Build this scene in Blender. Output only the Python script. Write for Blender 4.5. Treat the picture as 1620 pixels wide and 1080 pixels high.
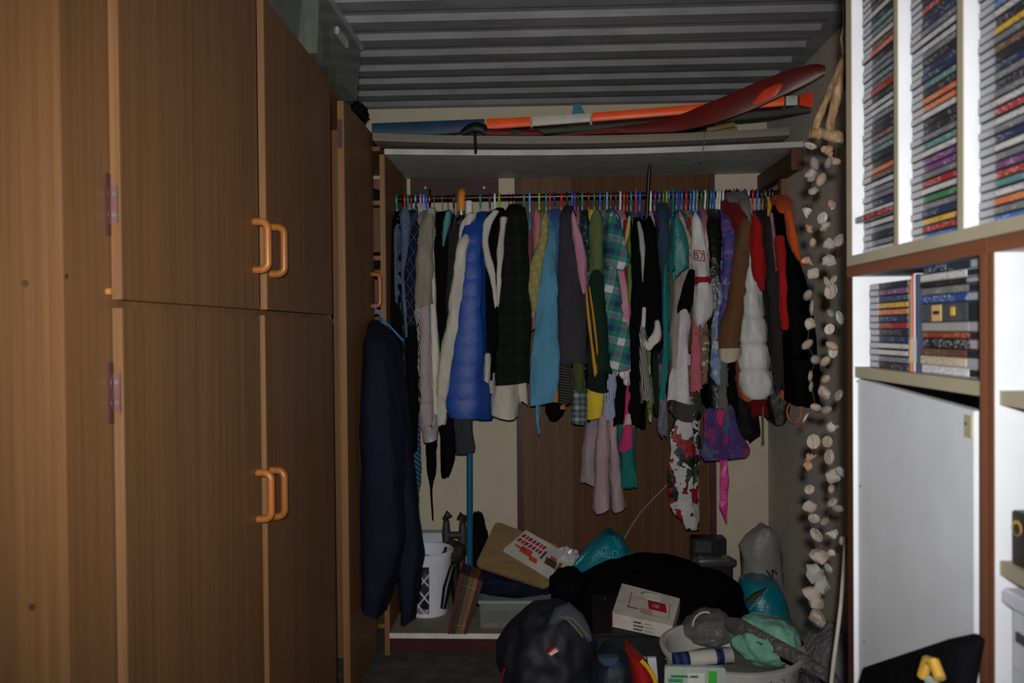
import bpy, bmesh, math, random
from mathutils import Vector, Matrix, noise

for o in list(bpy.data.objects):
    bpy.data.objects.remove(o)
SC = bpy.context.scene
COL = SC.collection
random.seed(7)

# ------------------------------------------------------------------ camera
F = 1308.0
EYE = Vector((0, 0, 1.33))
VPX, VPY, ROLL = 862.0, 522.0, 0.009
_y = Vector(((VPX - 810) / F, (540 - VPY) / F, -1)).normalized()
_x = Vector((1, ROLL, 0)); _x = (_x - _y * _x.dot(_y)).normalized()
_z = _x.cross(_y)
C2W = Matrix((_x, _y, _z))            # camera space -> world
cam_d = bpy.data.cameras.new('camera'); cam_d.sensor_width = 36; cam_d.lens = F / 1620 * 36
cam_d.clip_start = .02
cam_d.dof.use_dof = True; cam_d.dof.focus_distance = 3.5; cam_d.dof.aperture_fstop = 6.0
cam = bpy.data.objects.new('camera', cam_d); COL.objects.link(cam)
cam.matrix_world = Matrix.Translation(EYE) @ C2W.to_4x4()
SC.camera = cam

# ------------------------------------------------------------------ world and the camera's flash
world = bpy.data.worlds.new('night'); SC.world = world; world.use_nodes = True
world.node_tree.nodes['Background'].inputs[0].default_value = (0, 0, 0, 1)
world.node_tree.nodes['Background'].inputs[1].default_value = 0
fl = bpy.data.lights.new('camera_flash_offscreen', 'SPOT'); fl.energy = 184; fl.color = (1, .985, .95)
fl.spot_size = math.radians(90); fl.spot_blend = 1.0; fl.shadow_soft_size = .018
flo = bpy.data.objects.new('camera_flash_offscreen', fl); COL.objects.link(flo)
flo.location = (0.0, -.09, 1.405)
flo.rotation_euler = C2W.to_euler()      # the flash looks the way the camera looks

vs = SC.view_settings
vs.view_transform = 'Standard'; vs.look = 'None'; vs.gamma = 1; vs.use_curve_mapping = False
vs.exposure = 0.0

# ------------------------------------------------------------------ pixel helpers
def ray(px, py):
    return C2W @ Vector(((px - 810) / F, -(py - 540) / F, -1))
def W(px, py, d):                      # point at depth y = d
    r = ray(px, py); return EYE + r * (d / r.y)
def WX(px, py, x):                     # point on plane x
    r = ray(px, py); return EYE + r * (x / r.x)
def WZ(px, py, z):                     # point on plane z
    r = ray(px, py); return EYE + r * ((z - EYE.z) / r.z)

# ------------------------------------------------------------------ materials
def lin(c):
    c = c / 255.0
    return c / 12.92 if c <= .04045 else ((c + .055) / 1.055) ** 2.4
def rgb(c): return (lin(c[0]), lin(c[1]), lin(c[2]), 1)
MATS = {}
class NT:
    def __init__(s, name, rough=.8, spec=.3, metallic=0):
        s.m = bpy.data.materials.new(name); s.m.use_nodes = True
        s.t = s.m.node_tree; s.b = s.t.nodes['Principled BSDF']
        s.b.inputs['Roughness'].default_value = rough
        s.b.inputs['Specular IOR Level'].default_value = spec
        s.b.inputs['Metallic'].default_value = metallic
        s.co = s.n('ShaderNodeTexCoord').outputs['Object']
    def n(s, t, **kw):
        x = s.t.nodes.new(t)
        for k, v in kw.items(): setattr(x, k, v)
        return x
    def l(s, a, b): s.t.links.new(a, b)
    def mapping(s, scale, rot=(0, 0, 0)):
        m = s.n('ShaderNodeMapping'); m.inputs['Scale'].default_value = scale; m.inputs['Rotation'].default_value = rot
        s.l(s.co, m.inputs['Vector']); return m.outputs[0]
    def noise(s, vec, scale, detail=4, rough=.55):
        x = s.n('ShaderNodeTexNoise'); x.inputs['Scale'].default_value = scale; x.inputs['Detail'].default_value = detail
        x.inputs['Roughness'].default_value = rough
        s.l(vec, x.inputs['Vector']); return x.outputs['Fac']
    def ramp(s, fac, stops, const=False):
        r = s.n('ShaderNodeValToRGB')
        if const: r.color_ramp.interpolation = 'CONSTANT'
        els = r.color_ramp.elements
        while len(els) < len(stops): els.new(.5)
        for e, (p, c) in zip(els, stops): e.position = p; e.color = c
        s.l(fac, r.inputs[0]); return r.outputs[0]
    def mix(s, fac, a, b, mode='MIX'):
        x = s.n('ShaderNodeMix', data_type='RGBA', blend_type=mode)
        for v, sock in ((fac, x.inputs[0]), (a, x.inputs[6]), (b, x.inputs[7])):
            if isinstance(v, (int, float, tuple)): sock.default_value = v
            else: s.l(v, sock)
        return x.outputs[2]
    def math(s, op, a, b=0.0):
        x = s.n('ShaderNodeMath', operation=op)
        for v, sock in ((a, x.inputs[0]), (b, x.inputs[1])):
            if isinstance(v, (int, float)): sock.default_value = v
            else: s.l(v, sock)
        return x.outputs[0]
    def color(s, c):
        if isinstance(c, tuple): s.b.inputs['Base Color'].default_value = c
        else: s.l(c, s.b.inputs['Base Color'])
    def bump(s, h, strength=.3, dist=.004):
        x = s.n('ShaderNodeBump'); x.inputs['Strength'].default_value = strength; x.inputs['Distance'].default_value = dist
        s.l(h, x.inputs['Height']); s.l(x.outputs[0], s.b.inputs['Normal'])

def memo(f):
    def g(*a, **k):
        key = (f.__name__, a, tuple(sorted(k.items())))
        if key not in MATS: MATS[key] = f(*a, **k)
        return MATS[key]
    return g
def dye(c, k=.91, d=.12):                # cloth colours: a little muted
    g = .3*c[0] + .59*c[1] + .11*c[2]
    return tuple((v*(1-d) + g*d) * k for v in c)
def shade(c, f): return tuple(max(0, min(255, v * f)) for v in c)

@memo
def plain(c, rough=.6, spec=.3, metallic=0, var=.08):
    t = NT('painted_surface', rough, spec, metallic)
    nz = t.noise(t.co, 9, 5)
    t.color(t.ramp(nz, [(.3, rgb(shade(c, 1 - var))), (.7, rgb(shade(c, 1 + var)))])); return t.m
@memo
def cloth(c, rough=.9, spec=.12, crease=.5, sc=16.0):
    t = NT('cloth', rough, spec); c = dye(c)
    nz = t.noise(t.mapping((1, 1, .45)), sc, 5)
    fine = t.noise(t.co, 420, 2)
    t.color(t.mix(.25, t.ramp(nz, [(.3, rgb(shade(c, .86))), (.7, rgb(shade(c, 1.1)))]), t.ramp(fine, [(.3, rgb(shade(c, .7))), (.7, rgb(shade(c, 1.2)))])))
    t.b.inputs['Sheen Weight'].default_value = .03 if max(c) > 60 else 0
    if max(c) < 30: t.b.inputs['Specular IOR Level'].default_value = .04
    t.bump(nz, crease, .02); return t.m
@memo
def stripes(c1, c2, freq=90.0, ang=0.0, width=.5, rough=.85):
    """stripes across the garment; ang 0 = upright stripes, pi/2 = rings"""
    t = NT('striped_cloth', rough, .12); c1, c2 = dye(c1), dye(c2)
    v = t.mapping((1, 1, 1), (0, ang, 0))
    sp = t.n('ShaderNodeSeparateXYZ'); t.l(v, sp.inputs[0])
    s = t.math('ADD', sp.outputs[0], t.math('MULTIPLY', sp.outputs[1], .35))
    fr = t.math('FRACT', t.math('MULTIPLY', s, freq))
    st = t.math('LESS_THAN', fr, width)
    t.color(t.mix(st, rgb(c2), rgb(c1)))
    t.bump(t.noise(t.co, 14, 5), .5, .02); return t.m
@memo
def plaid(c1, c2, c3, freq=22.0, ang=0.0, rough=.85):
    t = NT('plaid_cloth', rough, .12); c1, c2, c3 = dye(c1), dye(c2), dye(c3)
    v = t.mapping((1, 1, 1), (0, ang, 0))
    sp = t.n('ShaderNodeSeparateXYZ'); t.l(v, sp.inputs[0])
    sx = t.math('ADD', sp.outputs[0], t.math('MULTIPLY', sp.outputs[1], .4))
    a = t.math('LESS_THAN', t.math('FRACT', t.math('MULTIPLY', sx, freq)), .45)
    b = t.math('LESS_THAN', t.math('FRACT', t.math('MULTIPLY', sp.outputs[2], freq)), .45)
    a2 = t.math('LESS_THAN', t.math('FRACT', t.math('MULTIPLY', sx, freq * .5)), .3)
    b2 = t.math('LESS_THAN', t.math('FRACT', t.math('MULTIPLY', sp.outputs[2], freq * .5)), .3)
    k = t.mix(t.math('MULTIPLY', t.math('ADD', a, b), .5), rgb(c1), rgb(c2))
    k = t.mix(t.math('MULTIPLY', a2, b2), k, rgb(c3))
    k = t.mix(t.math('MULTIPLY', t.math('ADD', a2, b2), .18), k, rgb(c3))
    t.color(k); t.bump(t.noise(t.co, 14, 5), .5, .02); return t.m
@memo
def floral(base, cols, scale=28.0, cover=.5, rough=.8, stretch=1.0):
    t = NT('flower_print_cloth', rough, .15); base = dye(base); cols = [dye(c) for c in cols]
    wob = t.n('ShaderNodeTexNoise'); wob.inputs['Scale'].default_value = scale * .9; t.l(t.co, wob.inputs['Vector'])
    ad = t.n('ShaderNodeVectorMath', operation='MULTIPLY_ADD'); t.l(wob.outputs['Color'], ad.inputs[0]); ad.inputs[1].default_value = (.03 + 1.1 / scale,) * 3; t.l(t.mapping((1, 1, stretch)), ad.inputs[2])
    v = t.n('ShaderNodeTexVoronoi'); v.inputs['Scale'].default_value = scale; t.l(ad.outputs[0], v.inputs['Vector'])
    sp = t.n('ShaderNodeSeparateColor'); t.l(v.outputs['Color'], sp.inputs[0])
    n = len(cols)
    cr = t.ramp(sp.outputs[0], [(i / n, rgb(c)) for i, c in enumerate(cols)], True)
    m = t.math('LESS_THAN', v.outputs['Distance'], cover)
    t.color(t.mix(m, rgb(base), cr)); t.bump(t.noise(t.co, 14, 5), .5, .02); return t.m
@memo
def argyle(c1, c2, freq=16.0):
    t = NT('argyle_knit', .9, .1)
    sp = t.n('ShaderNodeSeparateXYZ'); t.l(t.co, sp.inputs[0])
    s = t.math('MULTIPLY', t.math('ADD', sp.outputs[0], t.math('MULTIPLY', sp.outputs[1], .5)), 1.6)
    a = t.math('LESS_THAN', t.math('FRACT', t.math('MULTIPLY', t.math('ADD', s, sp.outputs[2]), freq)), .07)
    b = t.math('LESS_THAN', t.math('FRACT', t.math('MULTIPLY', t.math('SUBTRACT', s, sp.outputs[2]), freq)), .07)
    t.color(t.mix(t.math('MAXIMUM', a, b), rgb(c1), rgb(c2))); return t.m
@memo
def satin(c, rough=.3, crease=.9):
    t = NT('shiny_cloth', rough, .5); c = dye(c)
    t.color(rgb(c)); t.bump(t.noise(t.mapping((1, 1, .5)), 30, 5), crease, .012); return t.m
@memo
def wood(c, freq=1.0, rough=.5, axis='z', spec=.3):
    t = NT('wood_veneer', rough, spec)
    sc = {'z': (60, 60, 1.1), 'x': (1.1, 60, 60), 'y': (60, 1.1, 60)}[axis]
    v = t.mapping(tuple(a * freq for a in sc))
    a = t.noise(v, 1.0, 8, .65); b = t.noise(t.mapping(tuple(k * freq * .12 for k in sc)), 1.0, 3)
    c1 = t.ramp(a, [(.3, rgb(shade(c, .78))), (.72, rgb(shade(c, 1.12)))])
    c2 = t.ramp(b, [(.3, rgb(shade(c, .85))), (.7, rgb(shade(c, 1.1)))])
    t.color(t.mix(.35, c1, c2)); t.bump(a, .08, .002); return t.m
@memo
def clear(c, alpha=.35, rough=.12):
    t = NT('clear_plastic', rough, .5)
    t.color(rgb(c)); t.b.inputs['Alpha'].default_value = alpha; return t.m
@memo
def spine(c, c2):
    """printed spine: flat colour with blocks of print along it"""
    t = NT('printed_spine', .35, .4)
    oi = t.n('ShaderNodeObjectInfo')
    ad = t.n('ShaderNodeVectorMath', operation='ADD'); t.l(t.co, ad.inputs[0])
    cx = t.n('ShaderNodeCombineXYZ'); t.l(t.math('MULTIPLY', oi.outputs['Random'], 9.0), cx.inputs[1]); t.l(cx.outputs[0], ad.inputs[1])
    m = t.n('ShaderNodeMapping'); m.inputs['Scale'].default_value = (40, 160, 420); t.l(ad.outputs[0], m.inputs['Vector'])
    nz = t.noise(m.outputs[0], 1, 3); 
    m2 = t.n('ShaderNodeMapping'); m2.inputs['Scale'].default_value = (6, 16, 20); t.l(ad.outputs[0], m2.inputs['Vector'])
    band = t.math('GREATER_THAN', t.noise(m2.outputs[0], 1, 1), .47)
    pr = t.math('MULTIPLY', t.math('GREATER_THAN', nz, .56), band)
    t.color(t.mix(t.math('MULTIPLY', pr, .65), rgb(shade(c, 1.1)), rgb(shade(c2, .9)))); return t.m

# ------------------------------------------------------------------ mesh collector
class MB:
    def __init__(s): s.v = []; s.f = []; s.smooth = True
    def add(s, vs, fs):
        b = len(s.v); s.v += [Vector(p) for p in vs]; s.f += [tuple(i + b for i in f) for f in fs]; return s
    def box(s, lo, hi, M=None):
        x0, y0, z0 = lo; x1, y1, z1 = hi
        vs = [Vector(p) for p in ((x0,y0,z0),(x1,y0,z0),(x1,y1,z0),(x0,y1,z0),(x0,y0,z1),(x1,y0,z1),(x1,y1,z1),(x0,y1,z1))]
        if M: vs = [M @ p for p in vs]
        return s.add(vs, [(0,3,2,1),(4,5,6,7),(0,1,5,4),(1,2,6,5),(2,3,7,6),(3,0,4,7)])
    def rings(s, rs, cap0=True, cap1=True, closed=True):
        b = len(s.v); n = len(rs[0])
        for r in rs: s.v += [Vector(p) for p in r]
        for i in range(len(rs) - 1):
            for j in range(n if closed else n - 1):
                k = (j + 1) % n
                s.f.append((b + i*n + j, b + i*n + k, b + (i+1)*n + k, b + (i+1)*n + j))
        if cap0: s.f.append(tuple(b + j for j in range(n))[::-1])
        if cap1: s.f.append(tuple(b + (len(rs)-1)*n + j for j in range(n)))
        return s
    def tube(s, pts, r, n=8, sx=1.0):
        pts = [Vector(p) for p in pts]; rs = []
        rad = r if isinstance(r, (list, tuple)) else [r] * len(pts)
        up = None
        for i, p in enumerate(pts):
            d = (pts[min(i+1, len(pts)-1)] - pts[max(i-1, 0)]).normalized()
            if up is None: up = d.orthogonal().normalized() if abs(d.x) > .9 else (Vector((1,0,0)) - d * d.x).normalized()
            up = (up - d * up.dot(d)).normalized(); sd = d.cross(up)
            rs.append([p + (up * math.cos(a) * sx + sd * math.sin(a)) * rad[i] for a in [2*math.pi*k/n for k in range(n)]])
        return s.rings(rs)
    def lathe(s, prof, c=(0,0,0), n=24):
        c = Vector(c)
        return s.rings([[c + Vector((r*math.cos(a), r*math.sin(a), z)) for a in [2*math.pi*k/n for k in range(n)]] for r, z in prof])
    def slab(s, poly, nrm, th):
        """polygon (3D points) thickened along nrm"""
        nrm = Vector(nrm).normalized() * th; n = len(poly); poly = [Vector(p) for p in poly]
        return s.rings([poly, [p + nrm for p in poly]])
    def build(s, name, mat, root=None, parent=None, bevel=0, smooth=True, sub=0):
        me = bpy.data.meshes.new(name)
        off = root['_loc'] if False else (Vector(ROOT[root.name]) if root is not None else Vector())
        me.from_pydata([p - off for p in s.v], [], s.f)
        bm = bmesh.new(); bm.from_mesh(me); bmesh.ops.recalc_face_normals(bm, faces=bm.faces)
        if bevel:
            es = [e for e in bm.edges if len(e.link_faces) == 2 and e.calc_face_angle(0) > .6]
            bmesh.ops.bevel(bm, geom=es, offset=bevel, segments=2, affect='EDGES', clamp_overlap=True)
        bm.to_mesh(me); bm.free()
        if smooth:
            me.shade_smooth() if hasattr(me, 'shade_smooth') else None
            try: me.set_sharp_from_angle(angle=math.radians(40))
            except Exception: pass
        me.materials.append(mat)
        o = bpy.data.objects.new(name, me); COL.objects.link(o)
        if parent is not None: o.parent = parent
        elif root is not None: o.parent = root
        return o
ROOT = {}
def thing(name, label, cat, loc=(0,0,0), group=None):
    o = bpy.data.objects.new(name, None); COL.objects.link(o); o.location = loc; o.empty_display_size = .05
    o['label'] = label; o['category'] = cat
    if group: o['group'] = group
    ROOT[o.name] = tuple(loc); return o
def tag(o, label, cat, group=None):
    o['label'] = label; o['category'] = cat
    if group: o['group'] = group
    return o
def single(mb, name, mat, label, cat, group=None, **k):
    """a thing of one mesh, its origin at its base"""
    n = len(mb.v); c = sum(mb.v, Vector()) / n; c.z = min(p.z for p in mb.v)
    mb.v = [p - c for p in mb.v]
    o = mb.build(name, mat, **k); o.location = c
    return tag(o, label, cat, group)
def struct(o): o['kind'] = 'structure'; return o

def smooth_keys(keys, m):
    """catmull-rom through tuples; returns m+1 samples spaced by the first value"""
    out = []; n = len(keys)
    y0, y1 = keys[0][0], keys[-1][0]
    for i in range(m + 1):
        y = y0 + (y1 - y0) * i / m
        k = 0
        while k < n - 2 and y > keys[k+1][0]: k += 1
        a, b = keys[k], keys[k+1]; t = (y - a[0]) / max(1e-6, b[0] - a[0])
        p0 = keys[max(k-1, 0)]; p3 = keys[min(k+2, n-1)]
        row = [y]
        for j in range(1, len(a)):
            m1 = (b[j] - p0[j]) / max(1e-6, b[0] - p0[0]) * (b[0] - a[0])
            m2 = (p3[j] - a[j]) / max(1e-6, p3[0] - a[0]) * (b[0] - a[0])
            v = (2*t**3 - 3*t*t + 1)*a[j] + (t**3 - 2*t*t + t)*m1 + (-2*t**3 + 3*t*t)*b[j] + (t**3 - t*t)*m2
            lo, hi = min(a[j], b[j]), max(a[j], b[j]); e = (hi - lo) * .15
            row.append(max(lo - e, min(hi + e, v)))
        out.append(row)
    return out

def drape(keys, seed, fold=.1, n=40, puff=None, kf=(3, 7), crease=1.0, dome=0.0, slot=None):
    """hanging cloth: keys (py, xl, xr, front_depth, half_depth) -> closed loft with a hollow hem"""
    rnd = random.Random(seed); ph = [rnd.uniform(0, 6.28) for _ in range(6)]
    m = max(10, int((keys[-1][0] - keys[0][0]) / 7)); m = min(m, 44) if not puff else 72
    rows = smooth_keys(keys, m); rs = []
    for i, (py, xl, xr, df, hd) in enumerate(rows):
        if xr < xl + .8: xl, xr = (xl+xr)/2 - .4, (xl+xr)/2 + .4
        hd = max(hd, .002); td = i / m
        a, b = W(xl, py, df + .3*hd), W(xr, py, df + .3*hd); c = (a + b) / 2; hx = abs(b.x - a.x) / 2; t = i / m
        if puff: 
            s = abs(math.sin(math.pi * (t * puff))) ** .4; hx *= .86 + .16 * s; hdx = hd * (.84 + .18 * s)
        else: hdx = hd
        if dome and t < dome:               # rounded shoulder
            sd_ = .35 + .65 * math.sqrt(1 - (1 - t / dome) ** 2); hx *= sd_; hdx *= sd_
        ring = []
        grow = min(1, .25 + t * 1.2)
        for k in range(n):
            th = 2 * math.pi * k / n
            f = 1 + fold * grow * (math.sin(kf[0]*th + ph[0] + t*1.7) + .6*math.sin(kf[1]*th + ph[1] - t*2.1)) + .025*math.sin(t*19 + 2*th + ph[2])
            ct, st = math.cos(th), math.sin(th)
            x = hx * math.copysign(abs(ct) ** .8, ct) * f
            y = hdx * math.copysign(abs(st) ** .9, st) * (1 + .3*(f - 1))
            if slot:                       # full at the front, squeezed into its place on the rail behind
                u = 2*k/n if k <= n//2 else 2 - 2*k/n; sgn = 1 if k <= n//2 else -1
                s_ = u ** 1.9
                rise = math.sqrt(max(0, 1 - (1 - min(1, s_/.045)) ** 2)); tail = math.sqrt(max(0, 1 - max(0, (s_ - .96)/.04) ** 2))
                q_ = max(0, min(1, (s_ - .055)/.15)); q_ = q_*q_*(3 - 2*q_)
                th_ = hx * f * (1 - q_) + min(hx, slot[1]) * q_
                x = sgn * th_ * rise * tail + (slot[0] - c.x) * q_
                y = hd * (2*s_ - 1); ct, st = sgn * (1 - q_), 0
            dz = .010 * (max(0, t - .85) / .15) * math.sin(2*th + ph[3])
            pt = Vector((c.x + x, df + hd + y, c.z + dz))
            g = min(1, hx / .02)
            w1 = noise.noise(Vector((pt.x*22 + ph[4]*9, pt.y*22, pt.z*9))) * .010 + noise.noise(Vector((pt.x*45, pt.y*45 + ph[5]*9, pt.z*26))) * .0045
            pt.x += ct * w1 * g * crease; pt.y += st * w1 * g * crease
            ring.append(pt)
        rs.append(ring)
    last = rs[-1]; cc = sum(last, Vector()) / n
    rs.append([cc + (p - cc) * .86 + Vector((0, 0, .001)) for p in last])
    rs.append([cc + (p - cc) * .78 + Vector((0, 0, .03)) for p in last])
    top = rs[0]; tc = sum(top, Vector()) / n
    rs.insert(0, [tc + (p - tc) * .5 + Vector((0, 0, .006)) for p in top])
    return MB().rings(rs)

def blob(c, r, seed, amp=.12, freq=3.0, sub=4, flat=None, ridge=0.0):
    """lumpy soft thing: displaced sphere, optionally cut flat at height flat"""
    bm = bmesh.new(); bmesh.ops.create_icosphere(bm, subdivisions=sub, radius=1)
    c = Vector(c); off = Vector((seed * 7.3, seed * 1.7, seed * 3.1)); vs = []
    for v in bm.verts:
        p = v.co.copy()
        k = 1 + amp * noise.noise(p * freq + off) + amp * .5 * noise.noise(p * freq * 2.3 + off)
        if ridge: k += ridge * (1 - abs(noise.noise(p * freq * 1.4 - off)) * 2)
        q = Vector((p.x * r[0], p.y * r[1], p.z * r[2])) * k + c
        if flat is not None and q.z < flat: q.z = flat
        vs.append(q)
    mb = MB(); idx = {v: i for i, v in enumerate(bm.verts)}
    mb.add(vs, [tuple(idx[v] for v in f.verts) for f in bm.faces]); bm.free(); return mb

def quadbox(tl, tr, br, bl, th):
    """thick plate with the given front corners, thickened away from the camera"""
    n = (tr - tl).cross(bl - tl).normalized()
    if n.dot(tl - EYE) < 0: n = -n
    return MB().slab([tl, tr, br, bl], n, th)
def rounded_quad(tl, tr, br, bl, r, seg=5):
    out = []; P = [tl, tr, br, bl]
    for i in range(4):
        p, a, b = P[i], P[i-1], P[(i+1) % 4]
        u = (a - p).normalized() * r; v = (b - p).normalized() * r
        for k in range(seg + 1):
            t = k / seg; out.append((p + u) * (1-t)**2 + p * 2*t*(1-t) + (p + v) * t*t)
    return out

# ================================================================== THE ROOM
XL, XR, YB, YF, ZC = -1.31, 1.04, 3.91, -2.3, 2.39
FRONT = 3.36                           # front of the alcove
ZP = .092                              # top of the low platform
ZS = 2.052                             # top shelf underside
cream = plain((184, 174, 152), .85, .2, var=.02)
t = NT('grey_wall_lining', .95, .1)
t.color(t.ramp(t.noise(t.co, 160, 4), [(.3, rgb((166, 157, 149))), (.7, rgb((200, 191, 182)))])); t.bump(t.noise(t.co, 220, 3), .5, .004)
greywall = t.m
t = NT('concrete_floor', .9, .2)
t.color(t.ramp(t.noise(t.co, 14, 6), [(.3, rgb((62, 62, 60))), (.7, rgb((92, 90, 86)))])); t.bump(t.noise(t.co, 60, 4), .3, .003)
floormat = t.m
t = NT('grey_sheet_steel', .55, .4)
t.color(t.ramp(t.noise(t.mapping((3, 8, 8)), 1.5, 5), [(.3, rgb((112, 114, 118))), (.7, rgb((142, 143, 146)))]))
steel = t.m
struct(MB().box((XL-.1, YF-.1, -.06), (XR+.1, YB+.1, 0)).build('floor', floormat))
struct(MB().box((XL-.1, YB, 0), (XR+.1, YB+.1, 2.5)).build('wall_back', cream))
struct(MB().box((XR, YF, 0), (XR+.1, YB, 2.5)).build('wall_right', greywall))
struct(MB().box((XL-.1, YF, 0), (XL, YB, 2.5)).build('wall_left', cream))
struct(MB().box((XL-.1, YF-.1, 0), (XR+.1, YF, 2.5)).build('wall_front', cream))
# corrugated steel ceiling: troughs run across the room
mb = MB(); prof = []; per = .175; y = 3.862 + .06
prof = [(YB, ZC - .006)]
k = 0
while y > YF:                           # low rib, step up away from it, raised pan, step down to the next rib
    prof += [(y - .060, ZC - .006), (y - .076, ZC + .012), (y - .140, ZC + .012), (y - .158, ZC - .006)]
    y -= per
prof = [p for p in prof if p[0] >= YF] + [(YF, ZC - .006)]
vs = []; fs = []
for i, (yy, zz) in enumerate(prof):
    vs += [(XL, yy, zz), (.985, yy, zz)]
    if i: fs.append((2*i-2, 2*i-1, 2*i+1, 2*i))
mb.add(vs, fs)
mb.box((.985, YF, ZC - .014), (XR, YB, ZC + .03)); mb.box((XL, YF, ZC + .035), (XR, YB, ZC + .05))
struct(mb.build('ceiling', steel, smooth=False))
# blocked doorway in the back wall: maroon frame and ribbed brown sheet
maroon = plain((62, 26, 30), .5, .35)
pl, pr_ = W(826, 500, YB).x, W(1120, 500, YB).x
ztop, zbot = W(970, 200, YB).z, ZP
d1 = struct(MB().box((pl, YB-.012, zbot), (pr_, YB, ztop)).build('door_1', plain((112, 72, 42), .7, .25)))
brown_rib = wood((94, 62, 38), 1.0, .6)
mb = MB(); x = pl + .012
rib_x0 = W(905, 500, YB).x
mb.box((pl, YB-.016, zbot), (rib_x0, YB-.012, ztop))
rw = .0105; x = rib_x0
while x < pr_ - rw:
    mb.add([(x, YB-.012, zbot), (x+rw*.3, YB-.0155, zbot), (x+rw*.7, YB-.0155, zbot), (x+rw, YB-.012, zbot),
            (x, YB-.012, ztop), (x+rw*.3, YB-.0155, ztop), (x+rw*.7, YB-.0155, ztop), (x+rw, YB-.012, ztop)],
           [(0,1,5,4),(1,2,6,5),(2,3,7,6)]); x += rw
rs_ = mb.build('ribbed_sheet', brown_rib, parent=d1, smooth=False); rs_['kind'] = 'stuff'
for a in (pl - .03, pr_):
    MB().box((a, YB-.028, zbot), (a+.03, YB, ztop)).build('door_frame', maroon, parent=d1, bevel=.002)
# batten screwed to the wall behind the rail
p0, p1 = W(650, 283, YB), W(789, 316, YB)
b = struct(MB().box((p0.x, YB-.022, p1.z), (p1.x, YB, p0.z)).build('trim_1', wood((58, 34, 32), 1, .55, 'x'), bevel=.002))
for px in (673, 766):
    q = W(px, 297, YB-.022)
    MB().tube([(q.x, YB-.0265, q.z), (q.x, YB-.02, q.z)], .006, 10).build('screw_head', plain((150,145,135), .4, .5, .6), parent=b)

# ================================================================== WARDROBES ALONG THE LEFT
XW = -.70                              # outer face of the doors
TH = .017
vene = wood((120, 85, 54), 1.1, .5)
edge = wood((132, 95, 62), 1.1, .5)  # lit copy of the veneer: brightness of camera-facing edges put into the colour
handle_m = wood((156, 94, 40), .6, .35, spec=.5)
hinge_m = plain((128, 90, 86), .4, .5, .35)
ZT = 2.165
def dy(px): return WX(px, 500, XW).y
def handle(door, root, yc, z0, z1, x0, n=1):
    pr = .034; pts = []
    for a in range(7):
        t = a / 6 * math.pi / 2; pts.append((x0 + pr - .018 + .018*math.sin(t), yc, z1 - .018 + .018*math.cos(t)))
    for a in range(7):
        t = a / 6 * math.pi / 2; pts.append((x0 + pr - .018 + .018*math.cos(t), yc, z0 + .018 - .018*math.sin(t)))
    pts = [(x0 - .002, yc, z1)] + pts + [(x0 - .002, yc, z0)]
    return MB().tube(pts, .0095, 10).build('handle', handle_m, root, parent=door)
def hinge(door, root, yc, zc, h=.085):
    x0 = XW
    mb = MB()
    # leaf wrapped on the door's edge with notched corners, second leaf on the stile
    zz = [zc - h*.42, zc - h*.34, zc + h*.34, zc + h*.42]
    mb.box((x0-TH+.001, yc-.0025, zc-h*.36), (x0-.004, yc+.001, zc+h*.36))
    mb.box((x0-.006, yc-.0025, zc-h*.44), (x0-.0035, yc+.001, zc+h*.44))
    o = mb.build('hinge', hinge_m, root, parent=door, bevel=.0008)
    MB().box((x0-TH-.002, yc-.014, zc-h*.6), (x0-TH+.002, yc-.002, zc+h*.6)).build('hinge_leaf', plain((80, 44, 46), .4, .5, .3), root, parent=door, bevel=.0008)
    for s in (-1, 1):
        MB().tube([(x0-.009, yc-.0045, zc+s*h*.2), (x0-.009, yc-.001, zc+s*h*.2)], .0042, 10).build('screw', plain((150,150,150), .3, .5, .8), root, parent=door)
# near double wardrobe
XB = XW - TH - .002
Y0, Y1 = WX(101, 500, XB).y, dy(531)
w1 = thing('wardrobe', 'tall wood-veneer double wardrobe with four doors and curved wooden handles', 'wardrobe', (XW-.3, (Y0+Y1)/2, 0))
XB = XW - TH - .002
MB().box((XL+.005, Y0, 0), (XB-.0203, Y0+.018, ZT)).build('side_panel', vene, w1, bevel=.001)
MB().box((XL+.005, Y1-.018, 0), (XB-.001, Y1, ZT-.0185)).build('side_panel', vene, w1, bevel=.001)
MB().box((XL+.013, Y0+.0182, ZT-.018), (XB-.0203, Y1, ZT)).build('top_panel', vene, w1)
MB().box((XL+.005, Y0+.0182, 0), (XL+.012, Y1-.0182, ZT)).build('back_panel', vene, w1)
MB().box((XL+.012, Y0+.018, 1.37), (XB-.02, Y1-.018, 1.388)).build('shelf_board', vene, w1)
MB().box((XB-.02, Y0, 0), (XB, dy(196)+.03, ZT)).build('stile', vene, w1, bevel=.001)
MB().box((XB-.018, dy(395), .061), (XB-.0002, dy(420), 1.359)).build('stile', vene, w1)
MB().box((XB-.019, dy(196)+.031, 1.36), (XB-.001, Y1-.019, 1.40)).build('rail_strip', vene, w1)
MB().box((XB+.0003, Y0, 0), (XB+.006, Y1, .06)).build('plinth', plain((50,36,26), .7), w1)
for px, py in ((40, 448), (51, 960), (104, 437)):
    if px < 100:
        q = W(px, py, Y0); MB().tube([(q.x, Y0-.0015, q.z), (q.x, Y0+.004, q.z)], .0052, 14).build('screw_cap', plain((78, 62, 42), .5), w1)
    else:
        q = WX(px, py, XB); MB().tube([(XB-.004, q.y, q.z), (XB+.0015, q.y, q.z)], .004, 12).build('screw_cap', plain((70, 50, 34), .5), w1)
dA0, dA1 = dy(194), dy(411)
dB0, dB1 = dy(415), dy(526)
ZSPL = 1.383
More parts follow.
